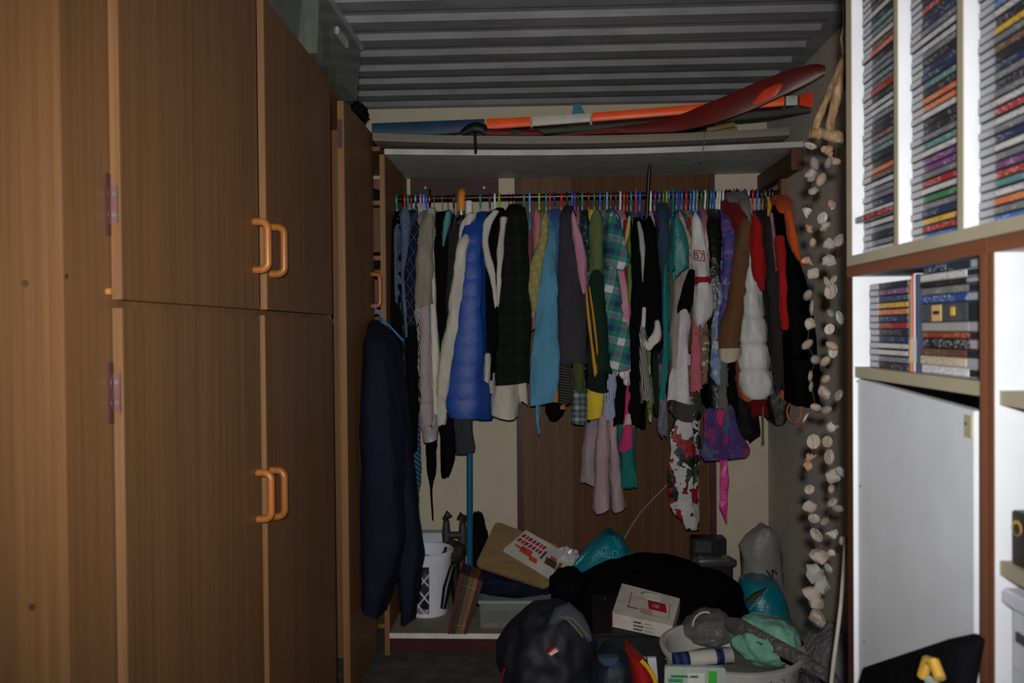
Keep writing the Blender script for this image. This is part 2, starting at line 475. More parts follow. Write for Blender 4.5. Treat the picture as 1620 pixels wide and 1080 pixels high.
for (ya, yb, z0, z1, hp, hinges, far) in (
        (dA0, dA1, ZSPL+.004, ZT-.004, (405, 338, 430), ((175, 322),), False),
        (dA0, dA1, .07, ZSPL-.010, (411, 748, 838), ((178, 622),), False),
        (dB0, dB1, ZSPL+.004, ZT-.004, (430, 350, 438), (), True),
        (dB0, dB1, .07, ZSPL-.010, (434, 742, 830), (), True)):
    mb = MB().box((XW-TH, ya, z0), (XW, yb, z1))
    if far:                            # warped door standing slightly off at its free edge
        k = .013 if z0 > 1 else .006
        for p in mb.v: p.x += k * (yb - p.y) / (yb - ya)
    d = mb.build('door', vene, w1, bevel=.0012)
    # edge band in the veneer copy coloured as if lit from the camera
    kx = (.013 if z0 > 1 else .006) if far else 0
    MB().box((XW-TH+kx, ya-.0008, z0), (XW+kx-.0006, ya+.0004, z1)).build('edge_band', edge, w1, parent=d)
    px, pa, pb = hp
    yc = (yb - .035) if not far else (ya + .03)
    za, zb = WX(px-6, pb, XW+.02).z, WX(px-6, pa, XW+.02).z
    handle(d, w1, yc, za + .010, zb - .010, XW + (kx if far else 0))
    for hx, hy in hinges:
        hinge(d, w1, ya - .0005, WX(185, hy, XW).z)
MB().tube([(XB-.002, dA0-.012, 1.40), (XB+.008, dA0-.012, 1.40)], .006, 10).build('door_catch', plain((190,130,70), .4), w1)
# narrow far wardrobe, one tall door
Y2, Y3 = Y1 + .003, FRONT - .012
w2 = thing('wardrobe', 'narrow wood-veneer wardrobe with one tall door carrying a navy jacket', 'wardrobe', (XW-.3, (Y2+Y3)/2, 0))
MB().box((XL+.013, Y2, 0), (XB, Y2+.018, ZT-.0185)).build('side_panel', vene, w2)
MB().box((XL+.013, Y3-.018, 0), (XB, Y3, ZT-.0185)).build('side_panel', vene, w2)
MB().box((XL+.005, Y2, ZT-.018), (XB, Y3, ZT)).build('top_panel', vene, w2)
MB().box((XL+.005, Y2, 0), (XL+.012, Y3, ZT)).build('back_panel', vene, w2)
ya, yb = dy(545), Y3
d = MB().box((XW-TH, ya, .03), (XW+.006, yb, ZT-.03)).build('door', vene, w2, bevel=.0012)
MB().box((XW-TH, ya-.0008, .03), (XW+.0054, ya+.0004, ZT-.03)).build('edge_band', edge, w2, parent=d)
hy3 = yb - .05
H3A, H3B = WX(588, 483, XW+.02).z, WX(588, 432, XW+.02).z
handle(d, w2, hy3, H3A, H3B, XW+.006)
hz = WX(540, 210, XW).z
MB().box((XW-TH, ya-.004, hz-.05), (XW, ya-.0006, hz+.05)).build('hinge', plain((92, 66, 60), .45, .5, .4), w2, parent=d, bevel=.0008)

# clear storage crates on top of the wardrobes
def crate(y0, y1, h, label, cols, seed, x1=-.66):
    x0 = -1.2
    r = thing('storage_crate', label, 'storage box', ((x0+x1)/2, (y0+y1)/2, ZT+.001))
    m = clear((120, 126, 122), .36, .18); zb = ZT + .001
    mb = MB(); w = .003; ins = .015
    lo = [(x0+ins,y0+ins),(x1-ins,y0+ins),(x1-ins,y1-ins),(x0+ins,y1-ins)]; hi = [(x0,y0),(x1,y0),(x1,y1),(x0,y1)]
    mb.rings([[Vector((a,b,zb)) for a,b in lo], [Vector((a,b,zb+h)) for a,b in hi], [Vector((a + (w if a<-1 else -w), b + (w if b < (y0+y1)/2 else -w), zb+h)) for a,b in hi],
              [Vector((a + (w if a<-1 else -w), b + (w if b < (y0+y1)/2 else -w), zb+w)) for a,b in lo]], True, True)
    mb.build('tub', m, r, smooth=False)
    MB().box((x0-.008, y0-.008, zb+h-.012), (x1+.008, y1+.008, zb+h+.006)).build('lid', clear((190,195,195), .5, .2), r, bevel=.003)
    MB().box((x1-.012, (y0+y1)/2-.07, zb+h*.62), (x1+.004, (y0+y1)/2+.07, zb+h*.74)).build('grip', clear((200,205,205), .6, .15), r, bevel=.003)
    rnd = random.Random(seed); yy = y0 + .03
    i = 0
    while yy < y1 - .08:
        wd = rnd.uniform(.05, .11); hh = h * rnd.uniform(.4, .8)
        MB().box((x0+.05, yy, zb+.005), (x1-.03 - rnd.uniform(0, .05), yy+wd-.01, zb+hh)).build('packed_content', plain(cols[i % len(cols)], .7), r, bevel=.004)
        yy += wd; i += 1
crate(2.45, 3.0, .203, 'clear plastic storage crate with lid on the far end of the wardrobes', ((80,84,80),(120,110,60),(90,90,88),(50,80,110),(110,108,100)), 1)
crate(1.86, 2.42, .203, 'clear plastic storage crate holding pale papers on the double wardrobe', ((120,122,115),(60,70,80),(150,150,140),(70,72,70),(60,75,90)), 2, -.70)
single(blob((-.722, 3.24, ZT+.03), (.03, .08, .033), 3, .25, 2.5, 3, ZT+.001), 'cap', cloth((22,22,26)), 'crumpled black cap lying on the narrow wardrobe', 'cap')

# cubby shelves behind the wardrobe, its upright carries the shelf
cb = thing('cubby_shelf', 'open wooden cubby shelf squeezed between wardrobe and clothes rail', 'shelf', (-.9, 3.63, 0))
xu = W(611, 500, FRONT).x
MB().box((xu-.02, FRONT, 0), (xu, YB, ZS)).build('upright', vene, cb, bevel=.001)
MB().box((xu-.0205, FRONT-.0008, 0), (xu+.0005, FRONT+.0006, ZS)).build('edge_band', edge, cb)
MB().box((XL+.004, YB-.012, 0), (xu-.02, YB-.002, ZS)).build('back_panel', vene, cb)
for py in (233, 318, 405, 490, 580, 670, 760, 850, 985):
    z = W(597, py, FRONT+.02).z
    MB().box((XL+.004, FRONT+.005, z-.018), (xu-.02, YB-.012, z)).build('shelf_board', vene, cb, bevel=.001)
for py0, py1 in ((325, 400),):
    za, zb = W(597, py1, FRONT+.02).z + .004, W(597, py0, FRONT+.02).z - .01
    dr = MB().box((-1.1, FRONT+.02, za), (xu-.026, YB-.05, zb)).build('drawer', wood((92, 58, 38), 1, .5, 'x'), cb, bevel=.002)
zz = W(597, 318, FRONT+.02).z
for i, (dx, r) in enumerate(((0, .033), (.0, .028))):
    single(blob((xu-.058, FRONT+.06+.125*i, zz+r*.8), (.034, .05, r), 11+i, .2, 2.5, 3, zz), 'rolled_sock', cloth((26,24,28)), ('larger' if i == 0 else 'smaller') + ' black rolled sock on the upper cubby shelf', 'sock', 'rolled socks in the cubby')
zz = W(597, 233, FRONT+.02).z
single(blob((xu-.06, FRONT+.06, zz+.018), (.03, .045, .02), 15, .2, 2.5, 3, zz), 'cloth_bundle', cloth((30,28,30)), 'small dark cloth bundle in the topmost cubby', 'cloth')
zz = W(597, 490, FRONT+.02).z
single(blob((xu-.055, FRONT+.05, zz+.016), (.03, .05, .018), 17, .2, 2.5, 3, zz), 'patterned_scarf', floral((40,60,90), ((150,40,50),(60,120,160),(30,40,60)), 60), 'small blue and red scarf folded in a cubby behind the handle', 'scarf')

# ================================================================== ALCOVE: shelf, rail, platform
shelf_w = plain((176, 176, 172), .6, .3)
xr_s = XR - .002
sh = thing('top_shelf', 'long white shelf board sagging a little above the clothes rail', 'shelf', (.18, 3.63, ZS))
n = 24; pts = []
for i in range(n + 1):
    u = i / n; x = xu + .001 + (xr_s - xu - .001) * u; sag = -.016 * math.sin(math.pi * u)
    pts.append([Vector((x, FRONT-.004, ZS+sag)), Vector((x, YB-.001, ZS+sag*.4)), Vector((x, YB-.001, ZS+.02+sag*.4)), Vector((x, FRONT-.004, ZS+.022+sag))])
MB().rings(pts).build('board', shelf_w, sh)
SHZ = lambda x: ZS + .022 - .016 * math.sin(math.pi * max(0, min(1, (x - xu) / (xr_s - xu))))
MB().box((xu+.001, FRONT-.0055, ZS-.0), (xu+.004, FRONT-.004, ZS+.02)).build('edge_strip', shelf_w, sh)
# battens on the right wall that carry the shelf and the rail
bt = thing('shelf_batten', 'dark wooden batten on the grey wall under the shelf end', 'batten', (XR-.02, 3.6, ZS-.09))
MB().box((XR-.045, FRONT+.0, ZS-.085), (XR-.001, YB-.002, ZS-.012)).build('batten', wood((70, 50, 38), 1, .6, 'y'), bt, bevel=.002)
MB().box((XR-.05, FRONT-.002, ZS-.09), (XR-.001, FRONT+.016, ZS-.002)).build('end_block', wood((92, 62, 40), 1, .6), bt, bevel=.002)
RY = 3.62; RZ = W(862, 311, RY).z
zr = lambda x: RZ
MB_ = MB().box((XR-.026, RY-.035, RZ-.06), (XR-.001, RY+.02, RZ+.075))
MB_.build('rail_support', wood((120, 82, 48), 1, .6), bt, bevel=.002)
single(MB().tube([(xu - .0, RY, RZ), (XR-.024, RY, RZ)], .0125, 16), 'clothes_rail', plain((60, 34, 34), .28, .5, .55), 'dark metal clothes rail running under the white shelf', 'clothes rail')
# platform
pf = thing('low_platform', 'low white-edged platform with maroon kickboard under the hanging clothes', 'platform', (.18, 3.63, 0))
MB().box((xu+.0, FRONT, ZP-.022), (XR-.001, YB-.001, ZP)).build('top_board', plain((128, 120, 104), .7), pf)
MB().box((xu+.0, FRONT-.002, ZP-.022), (XR-.001, FRONT, ZP-.001)).build('edge_strip', plain((205, 203, 196), .5), pf)
MB().box((xu+.0, FRONT+.03, .0), (XR-.001, FRONT+.05, ZP-.022)).build('kickboard', plain((66, 26, 28), .5), pf)

# ================================================================== SHELVING ON THE RIGHT
XU = .50; XUB = .82                     # front and back of the shelving
def uy(px): return WX(px, 500, XU).y
white = plain((190, 193, 199), .55, .3, var=.03)
creme = plain((150, 142, 122), .6, .3, var=.04)
brown = wood((112, 70, 50), 1, .5)
brown_x = wood((112, 70, 50), 1, .5, 'y')
ZD, ZU = 1.412, 1.4305                  # top of the lower unit / underside of the rack
yE0, yE1 = uy(1340), uy(1348)           # far side of both
yB0, yB1, yB2 = uy(1550), uy(1561), uy(1572)
yN = .52                                # nearest extent, out of frame
def cased(root, name, lo, hi, m_body, m_edge, parent=None):
    """board with a differently coloured front edge strip"""
    o = MB().box((lo[0]+.0012, lo[1], lo[2]), hi).build(name, m_body, root, parent=parent)
    MB().box(lo, (lo[0]+.0012, hi[1], hi[2])).build('edge_strip', m_edge, root, parent=o)
    return o
un = thing('shelving_unit', 'white shelving unit with brown-edged boards and a loose white panel inside', 'shelving unit', (.66, (yE0+yB1)/2, 0))
cased(un, 'side_panel', (XU, yE1, 0), (XUB, yE0, ZD), white, wood((70, 44, 32)))
cased(un, 'side_panel', (XU, yB1, 0), (XUB, yB0, ZD), white, brown)
cased(un, 'top_panel', (XU, yB1, ZD), (XUB, yE0, ZU-.001), white, brown_x)
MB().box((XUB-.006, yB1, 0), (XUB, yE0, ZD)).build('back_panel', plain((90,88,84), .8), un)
cased(un, 'shelf_board', (XU+.004, yB0+.0005, 1.249), (XUB-.006, yE1-.0005, 1.266), creme, creme)
cased(un, 'shelf_board', (XU+.004, yB0+.0005, .06), (XUB-.006, yE1-.0005, .077), creme, creme)
# loose white panel standing in the lower bay
pa, pb = WX(1541, 650, XU+.008), WX(1350, 597, XU+.008)
y0, y1 = pa.y, yE1 - .0015
pn = MB().add([(XU+.008,y0,.078),(XU+.008,y1,.078),(XU+.008,y1,1.246),(XU+.008,y0,pa.z),(XU+.022,y0,.078),(XU+.022,y1,.078),(XU+.022,y1,1.246),(XU+.022,y0,pa.z)],
         [(0,1,2,3),(7,6,5,4),(0,4,5,1),(1,5,6,2),(2,6,7,3),(3,7,4,0)])
pn = pn.build('loose_panel', white, un, bevel=.001)
MB().box((XU+.005, y0+.001, pa.z-.032), (XU+.008, y0+.017, pa.z-.006)).build('corner_plate', creme, un, parent=pn)
for px, py, r in ((1532, 670, .002), (1361, 769, .0018), (1346, 787, .0018), (1356, 603, .002), (1350, 1026, .003), (1367, 1014, .0015), (1349, 1034, .0015)):
    q = WX(px, py, XU+.0078)
    xq = XU + (.0047 if px > 1500 else .0077)
    MB().tube([(xq-.0006, q.y, q.z), (xq+.002, q.y, q.z)], r, 10).build('screw_hole', plain((70, 50, 44), .7), un, parent=pn)
u2 = thing('shelving_unit', 'white shelving unit with pale shelves holding a drawer box and tapes', 'shelving unit', (.66, (yB1+yN)/2, 0))
cased(u2, 'side_panel', (XU, yB2, 0), (XUB, yB1-.0008, ZD), white, brown)
cased(u2, 'side_panel', (XU, yN, 0), (XUB, yN+.016, ZD), white, brown)
cased(u2, 'top_panel', (XU, yN, ZD), (XUB, yB1-.0008, ZU-.001), white, brown_x)
MB().box((XUB-.006, yN, 0), (XUB, yB1-.001, ZD)).build('back_panel', white, u2)
for z in (1.258, 1.068, .5, .07):
    cased(u2, 'shelf_board', (XU+.006, yN+.017, z-.016), (XUB-.006, yB2-.0005, z), creme, creme)
# upper CD rack
rk = thing('cd_rack', 'white upright CD rack with three columns standing on the shelving units', 'cd rack', (.62, (yE0+yN)/2, ZU))
ZR = 2.14
cols_y = []
edges_px = ((1340, 1348), (1415, 1421), (1515, 1524))
prev = None
for a, b_ in edges_px:
    cased(rk, 'partition', (XU, uy(b_), ZU+.016), (XUB-.1, uy(a), ZR), white, creme)
    cols_y.append([uy(b_)])
y4 = .815
cased(rk, 'partition', (XU, y4-.014, ZU+.016), (XUB-.1, y4, ZR), white, creme)
for i, nx in enumerate((uy(1415), uy(1515), y4)): cols_y[i].append(nx if i < 3 else y4)
for c in cols_y: pass
cased(rk, 'base_board', (XU, y4-.014, ZU), (XUB-.1, yE0, ZU+.016), white, creme)
MB().box((XU, y4-.014, ZR), (XUB-.1, yE0, ZR+.016)).build('top_board', white, rk)
MB().box((XUB-.104, y4-.014, ZU+.016), (XUB-.1, yE0, ZR)).build('back_panel', white, rk)

# ---- CDs: jewel case, printed spine, clear hinge end
PAL = {'grey': ((96,96,102),(190,190,190)), 'dark': ((34,34,40),(170,165,160)), 'pale': ((168,166,166),(60,60,70)), 'red': ((140,30,34),(220,200,190)),
       'navy': ((38,44,74),(170,180,200)), 'blue': ((54,92,150),(210,220,230)), 'orange': ((176,92,52),(230,210,180)), 'green': ((44,104,62),(200,210,190)),
       'purple': ((98,52,98),(210,190,210)), 'yellow': ((182,146,58),(60,50,30)), 'teal': ((70,110,112),(200,210,210)), 'brown': ((92,66,54),(200,180,160))}
CDW, CDH, CDT = .142, .124, .0102
case_m = clear((58,58,62), .85, .2); hinge_clear = clear((158,158,164), .85, .15)
CDMESH = {}
def cd_meshes(cname):
    if cname not in CDMESH:
        mb = MB().box((0, 0, 0), (CDH, CDW, CDT-.0006))
        a = mb.build('cd_case', case_m, bevel=.0006); am = a.data; bpy.data.objects.remove(a)
        mb = MB().box((-.0006, .002, .0015), (.0008, CDW-.036, CDT-.0022))
        a = mb.build('spine_label', spine(*PAL[cname])); bm_ = a.data; bpy.data.objects.remove(a)
        mb = MB().box((-.0005, CDW-.034, .0012), (.0008, CDW-.003, CDT-.002))
        a = mb.build('hinge_end', hinge_clear); cm = a.data; bpy.data.objects.remove(a)
        CDMESH[cname] = (am, bm_, cm)
    return CDMESH[cname]
def cd(x, y, z, cname, label, group, yaw=0):
    am, bm_, cm = cd_meshes(cname)
    o = bpy.data.objects.new('cd_case', am); COL.objects.link(o); o.location = (x, y, z); o.rotation_euler.z = yaw
    tag(o, label, 'cd', group)
    for nm, me in (('spine_label', bm_), ('hinge_end', cm)):
        p = bpy.data.objects.new(nm, me); COL.objects.link(p); p.parent = o
    return o
rnd = random.Random(21)
col_names = ('column next to the hanging shells', 'middle column', 'column farthest from the hanging shells')
seqs = (['pale','grey','dark','grey','pale','RED','pale','navy','grey','grey','pale','brown','orange','dark','dark','teal','grey','brown','dark','dark','grey','pale','pale','dark','red','brown','teal','grey','grey','dark','orange','brown','pale','grey','teal','dark','pale','dark','dark','red','grey','pale','dark','grey','pale','brown'],
        ['blue','red','yellow','navy','grey','green','pale','red','grey','purple','purple','pale','teal','grey','dark','dark','pale','orange','orange','dark','teal','navy','navy','dark','grey','pale','pale','grey','navy','dark','red','dark','red','brown','grey','dark','navy','grey','dark','grey'],
        ['blue','grey','orange','pale','teal','red','purple','grey','pale','navy','grey','pale','red','pale','grey','dark','grey','navy','dark','brown','grey','yellow','dark','pale','blue','blue','teal','orange','dark','navy'])
z0 = ZU + .0162
for ci, seq in enumerate(seqs):
    yf = cols_y[ci][0]
    z = z0
    for k, cn in enumerate(seq):
        if z > 2.10: break
        jut = rnd.uniform(-.0015, .0015); x = XU + .018 + jut; y = yf - CDW - .001 - rnd.uniform(0, .0015)
        if cn == 'RED':
            o = cd(x - .012, y, z, 'red', 'red CD case sticking out of the column next to the hanging shells', None)
        else:
            lo_n = seq[k-1].lower() if k else None; up_n = seq[k+1].lower() if k < len(seq)-1 else None
            where = ('under a %s one' % up_n if up_n else 'topmost') if lo_n is None else ('on a %s one' % lo_n + (', under a %s one' % up_n if up_n else ''))
            cd(x, y, z, cn, '%s-spined CD %s, %s' % (cn, where, col_names[ci]), 'CDs in the rack, ' + col_names[ci])
        z += CDT
# thin blue and white booklet standing at the end of the first column
q0, q1 = WX(1402, 390, XU+.012), WX(1412, 292, XU+.012)
yb_ = cols_y[0][1]
bk = thing('booklet', 'thin blue and white booklet standing upright beside the rack CDs', 'booklet', (XU+.01, yb_+.003, z0))
MB().add([(XU+.006, yb_+.0005, z0), (XU+.006, yb_+.008, z0), (XU+.10, yb_+.008, z0), (XU+.10, yb_+.0005, z0),
          (XU+.006, yb_+.0005, z0+.1), (XU+.006, yb_+.004, z0+.1), (XU+.10, yb_+.004, z0+.1), (XU+.10, yb_+.0005, z0+.1)],
         [(0,1,2,3),(7,6,5,4),(0,4,5,1),(1,5,6,2),(2,6,7,3),(3,7,4,0)]).build('cover', floral((110,160,200), ((60,110,170),(190,210,225),(90,140,190)), 30, .6), bk)
MB().box((XU+.0052, yb_+.0012, z0+.012), (XU+.006, yb_+.0055, z0+.05)).build('spine_print', plain((220,225,230)), bk)
# lower shelf: CDs, booklets, video tapes
zl = 1.2662
low = ['dark','grey','pale','pale','navy','dark','red','navy','orange','yellow','navy','purple','dark']
for k, cn in enumerate(low):
    cd(XU+.022 + rnd.uniform(-.001, .001), yE1 - CDW - .0155 - rnd.uniform(0, .001), zl + k*CDT, cn,
       '%s-spined CD %s, stack below the rack' % (cn, ('on a %s one' % low[k-1] if k else 'at the bottom') + (', under a %s one' % low[k+1] if k < len(low)-1 else '')), 'CDs on the shelf below the rack')
ybk = yE1 - CDW - .0175
for nm, w, h, c, lab in (('tan', .0045, .128, (120,112,90), 'thin grey-tan booklet'), ('orange', .005, .136, (206,120,60), 'thin orange and yellow booklet'),
                     ('purple', .0035, .139, (120,50,90), 'thin purple booklet'), ('white', .0045, .139, (205,205,210), 'thin white booklet'), ('navy', .005, .138, (40,48,70), 'thin navy booklet')):
    ybk -= w + .0004
    r = thing('booklet', lab + ' standing between the CDs and video tapes', 'booklet', (XU+.03, ybk + w/2, zl))
    MB().box((XU+.022, ybk, zl), (XU+.14, ybk+w, zl+h)).build('cover', plain(c, .5), r, bevel=.0008)
    MB().box((XU+.0214, ybk+w*.2, zl+h*.1), (XU+.0221, ybk+w*.8, zl+h*.35)).build('spine_print', plain((200,150,70) if nm == 'orange' else (150,150,150), .5), r)
tapes = [(.012,'pale',(176,178,182),(70,80,110),'light grey'), (.0125,'tan',(170,158,138),(90,70,60),'tan'), (.0105,'brown',(84,58,48),(180,150,110),'brown'),
         (.0135,'black',(30,30,34),(210,210,210),'black with white lettering'), (.009,'red',(120,52,42),(200,160,120),'dark red'), (.0125,'grey',(132,130,128),(200,190,186),'mid grey'),
         (.0255,'label',(60,62,66),(110,110,112),'dark with a tan label'), (.0115,'blue',(38,62,120),(200,205,210),'blue and white'), (.0105,'g2',(96,96,98),(190,190,190),'charcoal with a grey label'),
         (.008,'d2',(36,34,36),(110,90,70),'black brown-lettered'), (.0105,'pg',(168,168,168),(80,110,90),'pale grey with a dark patch'), (.0115,'nv',(38,44,60),(190,195,200),'navy with white lettering')]
zt = zl; yt1 = ybk - .003
for i, (h, k, c, c2, desc) in enumerate(tapes):
    yt0 = yt1 - .158 + rnd.uniform(-.002, .002); xf = XU + .024 + rnd.uniform(0, .006)
    r = thing('video_tape', desc + ' video tape in the stack beside the booklets', 'video tape', (xf, (yt0+yt1)/2, zt))
    b = MB().box((xf, yt0, zt), (xf+.10, yt1, zt+h-.0006)).build('sleeve', plain(shade(c, .9), .4), r, bevel=.0008)
    MB().box((xf-.0007, yt0+.03, zt+.0012), (xf, yt1-.003, zt+h-.0018)).build('spine_label', spine(c, c2), r)
    MB().box((xf-.0006, yt0+.002, zt+.001), (xf, yt0+.028, zt+h-.0018)).build('clear_end', clear((150,155,165) if i % 2 else (40,42,50), .9, .2), r)
    if k == 'label':
        MB().box((xf-.0014, yt1-.062, zt+.001), (xf-.0007, yt1-.036, zt+h-.003)).build('sticker', plain((192,160,104), .5), r)
        MB().box((xf-.0018, yt1-.058, zt+.010), (xf-.0014, yt1-.040, zt+.015)).build('sticker_print', plain((40,40,50), .5), r)
        MB().box((xf-.0014, yt1-.098, zt+.008), (xf-.0007, yt1-.088, zt+.019)).build('star_print', plain((200,160,60), .5), r)
    zt += h
# dark bag with a yellow tag in the lower bay, in front of the loose panel
q = WX(1460, 1040, XU-.03)
bg = thing('black_bag', 'black cloth bag slumped against the loose white panel', 'bag', (XU-.05, 1.08, 0))
mb = MB(); rs = []
for i, (z, y0b, y1b, xo) in enumerate(((0,.958,1.30,.06), (.3,.958,1.30,.062), (.6,.958,1.29,.06), (.76,.958,1.27,.056), (.825,.958,1.24,.05), (.865,.958,1.17,.045), (.915,.958,1.08,.04), (.955,.958,1.01,.03), (.972,.96,.98,.012))):
    ring = []
    for k in range(24):
        a = 2*math.pi*k/24; f = 1 + .03*math.sin(5*a + z*7) + .02*math.sin(9*a - z*11)
        ring.append(Vector((XU+.004-xo*.57 + xo*.55*math.cos(a)*f, (y0b+y1b)/2 + (y1b-y0b)/2*math.sin(a)*f, z)))
    rs.append(ring)
mb.rings(rs).build('bag_body', cloth((16,15,18)), bg)
q = WX(1490, 1066, XU-.062)
MB().tube([q + Vector((-.012,.02,-.01)), q + Vector((-.012,.008,.012)), q + Vector((-.012,-.008,.016)), q + Vector((-.012,-.022,.004))], .006, 8).build('yellow_strap', plain((190,150,60), .6), bg)
MB().box(q + Vector((-.014,-.03,-.05)), q + Vector((-.006,.012,-.006))).build('paper_tag', plain((170,178,170), .6), bg, bevel=.002)
# near unit: dark tape box and a white drawer box
q = WX(1601, 806, XU+.012)
tb = thing('tape_box', 'dark tape box with a yellow emblem on the pale shelf above the drawer box', 'box', (XU+.07, .84, 1.0685))
MB().box((XU+.012, .80, 1.0685), (XU+.12, q.y, q.z)).build('case', plain((44,42,36), .5), tb, bevel=.001)
MB().tube([(XU+.0112, q.y-.010, 1.11), (XU+.0125, q.y-.010, 1.11)], .0085, 20).build('emblem', plain((176,140,60), .5), tb)
MB().tube([(XU+.0106, q.y-.011, 1.109), (XU+.0125, q.y-.011, 1.109)], .0062, 20).build('emblem_centre', plain((40,38,40), .5), tb)
dbx = thing('drawer_box', 'white plastic drawer box with a dark grip slot under the pale shelf', 'box', (XU+.1, .82, .5))
yd1 = yB2 - .012
MB().box((XU+.012, yN+.02, .501), (XUB-.02, yd1, 1.035)).build('body', plain((188,190,202), .5), dbx, bevel=.004)
MB().box((XU+.004, yN+.02, 1.022), (XUB-.02, yd1+.006, 1.04)).build('lid_rim', plain((196,198,210), .5), dbx, bevel=.003)
MB().box((XU+.0105, yd1-.05, .985), (XU+.013, yd1-.010, .997)).build('grip_slot', plain((70,66,70), .6), dbx, bevel=.001)  # dark bar raised on the front, no recess cut
for k in range(4):
    MB().box((XU+.0113, yN+.03, .955-.03*k), (XU+.0122, yd1-.006, .9555-.03*k)).build('moulded_line', plain((150,152,162), .6), dbx)

# ================================================================== HANGERS ON THE RAIL
HM = {}
HC = {'teal': (30,120,120), 'blue': (30,90,190), 'light blue': (90,160,200), 'navy': (30,36,90), 'red': (180,26,26), 'dark red': (96,16,22), 'maroon': (70,24,28), 'white': (205,205,205),
      'grey': (130,130,134), 'black': (24,24,26), 'pink': (200,120,160), 'lime': (110,180,40), 'olive': (110,110,40), 'green': (30,100,50), 'purple': (80,50,130), 'brown': (90,60,40), 'mint': (110,180,150), 'beige': (180,165,130)}
def hanger_mesh(cn, wire):
    if (cn, wire) not in HM:
        r = .0017 if wire else .0034; sx = 1.0 if wire else 1.3
        pts = []
        for k in range(13):
            a = math.radians(-40 + 220 * k / 12); pts.append((0, .0175*math.cos(a), .0175*math.sin(a) + .0))
        # end of the arc is at the far side, then down into the neck
        pts = [(0, p[1], p[2]) for p in pts] + [(0, -.0165, -.012), (0, -.004, -.036), (0, 0, -.05), (0, 0, -.072)]
        mb = MB().tube(pts, r, 8, sx)
        sh = [(0, 0, -.072), (0, .045, -.088), (0, .085, -.118), (0, .115, -.15)]
        for s in (-1, 1): mb.tube([(p[0], p[1]*s, p[2]) for p in sh], r*1.25, 8, sx)
        mb.tube([(0, -.11, -.15), (0, .11, -.15)], r, 8, sx)
        c = HC[cn]
        o = mb.build('clothes_hanger', plain(c, .35, .5, .5 if wire else 0)); HM[(cn, wire)] = o.data; bpy.data.objects.remove(o)
    return HM[(cn, wire)]
HANG = '''628 teal;637 black w;641 red;646 teal;651 dark red;658 mint;666 pink;671 light blue;675 blue;680 red;687 grey w;700 grey w;709 black w;718 black;722 grey w;
760 teal;775 navy;783 white;790 lime;805 black w;811 black w;829 teal;838 light blue;853 lime;864 teal;870 red;877 navy;888 red;897 black;905 blue;909 purple;914 black;921 teal;931 dark red;940 green;
949 blue;956 grey w;960 light blue;966 brown;974 navy;981 white;987 red;992 dark red;998 teal;1006 blue;1012 blue;1029 white;1036 purple;1043 blue;1049 olive;1054 lime;1058 blue;1065 dark red;1070 blue;
1074 grey w;1078 blue;1085 red;1092 blue;1097 light blue;1102 grey;1109 green;1115 white;1119 grey w;1124 teal;1128 blue;1134 white;1138 white;1143 white;1149 maroon;1154 maroon;1161 green;1166 navy;1171 beige;
1178 blue;1183 white;1190 red;1197 blue;1204 maroon;1210 green;1216 grey w;1221 maroon'''
rnd = random.Random(5)
HL = []
for it in HANG.replace('\n', '').split(';'):
    p = it.split(' ', 1); wire = p[1].endswith(' w'); HL.append((float(p[0]), p[1][:-2] if wire else p[1], wire))
for i, (px, cn, wire) in enumerate(HL):
    q = W(px, 312, RY)
    o = bpy.data.objects.new('clothes_hanger', hanger_mesh(cn, wire)); COL.objects.link(o)
    o.location = (q.x, RY, RZ - .001); o.rotation_euler.z = rnd.uniform(-.015, .015)
    lf = HL[i-1][1] if i else 'the cubby shelf'; rt = HL[i+1][1] if i < len(HL)-1 else 'the wall'
    nb = ('between %s and %s hangers' % (lf, rt)) if 0 < i < len(HL)-1 else ('between the cubby shelf and a %s hanger' % rt if i == 0 else 'between a %s hanger and the wall' % lf)
    tag(o, '%s %s clothes hanger %s' % (cn, 'wire' if wire else 'plastic', nb), 'hanger', 'hangers on the clothes rail')

# ================================================================== GARMENTS
SEED = [0]; GS = []; SOFT = []; SLOTX = {}
PZ = 13
def K(keys, front, hds):
    """(py, xl, xr) rows -> drape keys; the half depth grows from neck to shoulder"""
    out = []
    for i, row in enumerate(keys):
        if len(row) == 5: out.append(row); continue
        py, a, b = row; hd = hds[min(i, len(hds)-1)]
        out.append((py, a, b, front + (hds[-1] - hd), hd))
    return out
def G(name, label, cat, mat, hook, body, front=3.43, parts=(), fold=.08, group=None, puff=None, hds=(.05, .13, .185, .19), bname='body', kf=(3, 7)):
    """garment on a hanger: front silhouette rows (py, xl, xr); parts: (name, mat, front, rows, kwargs)"""
    SEED[0] += 1; sd = SEED[0]
    hx = W(hook, 312, RY).x
    zb = W(hook, body[-1][0], front).z
    r = thing(name, label, cat, (hx, RY, zb), group)
    GS.append((r, hook, lambda slot: sew(r, sd, mat, hook, body, front, parts, fold, puff, hds, bname, kf, slot)))
    return r
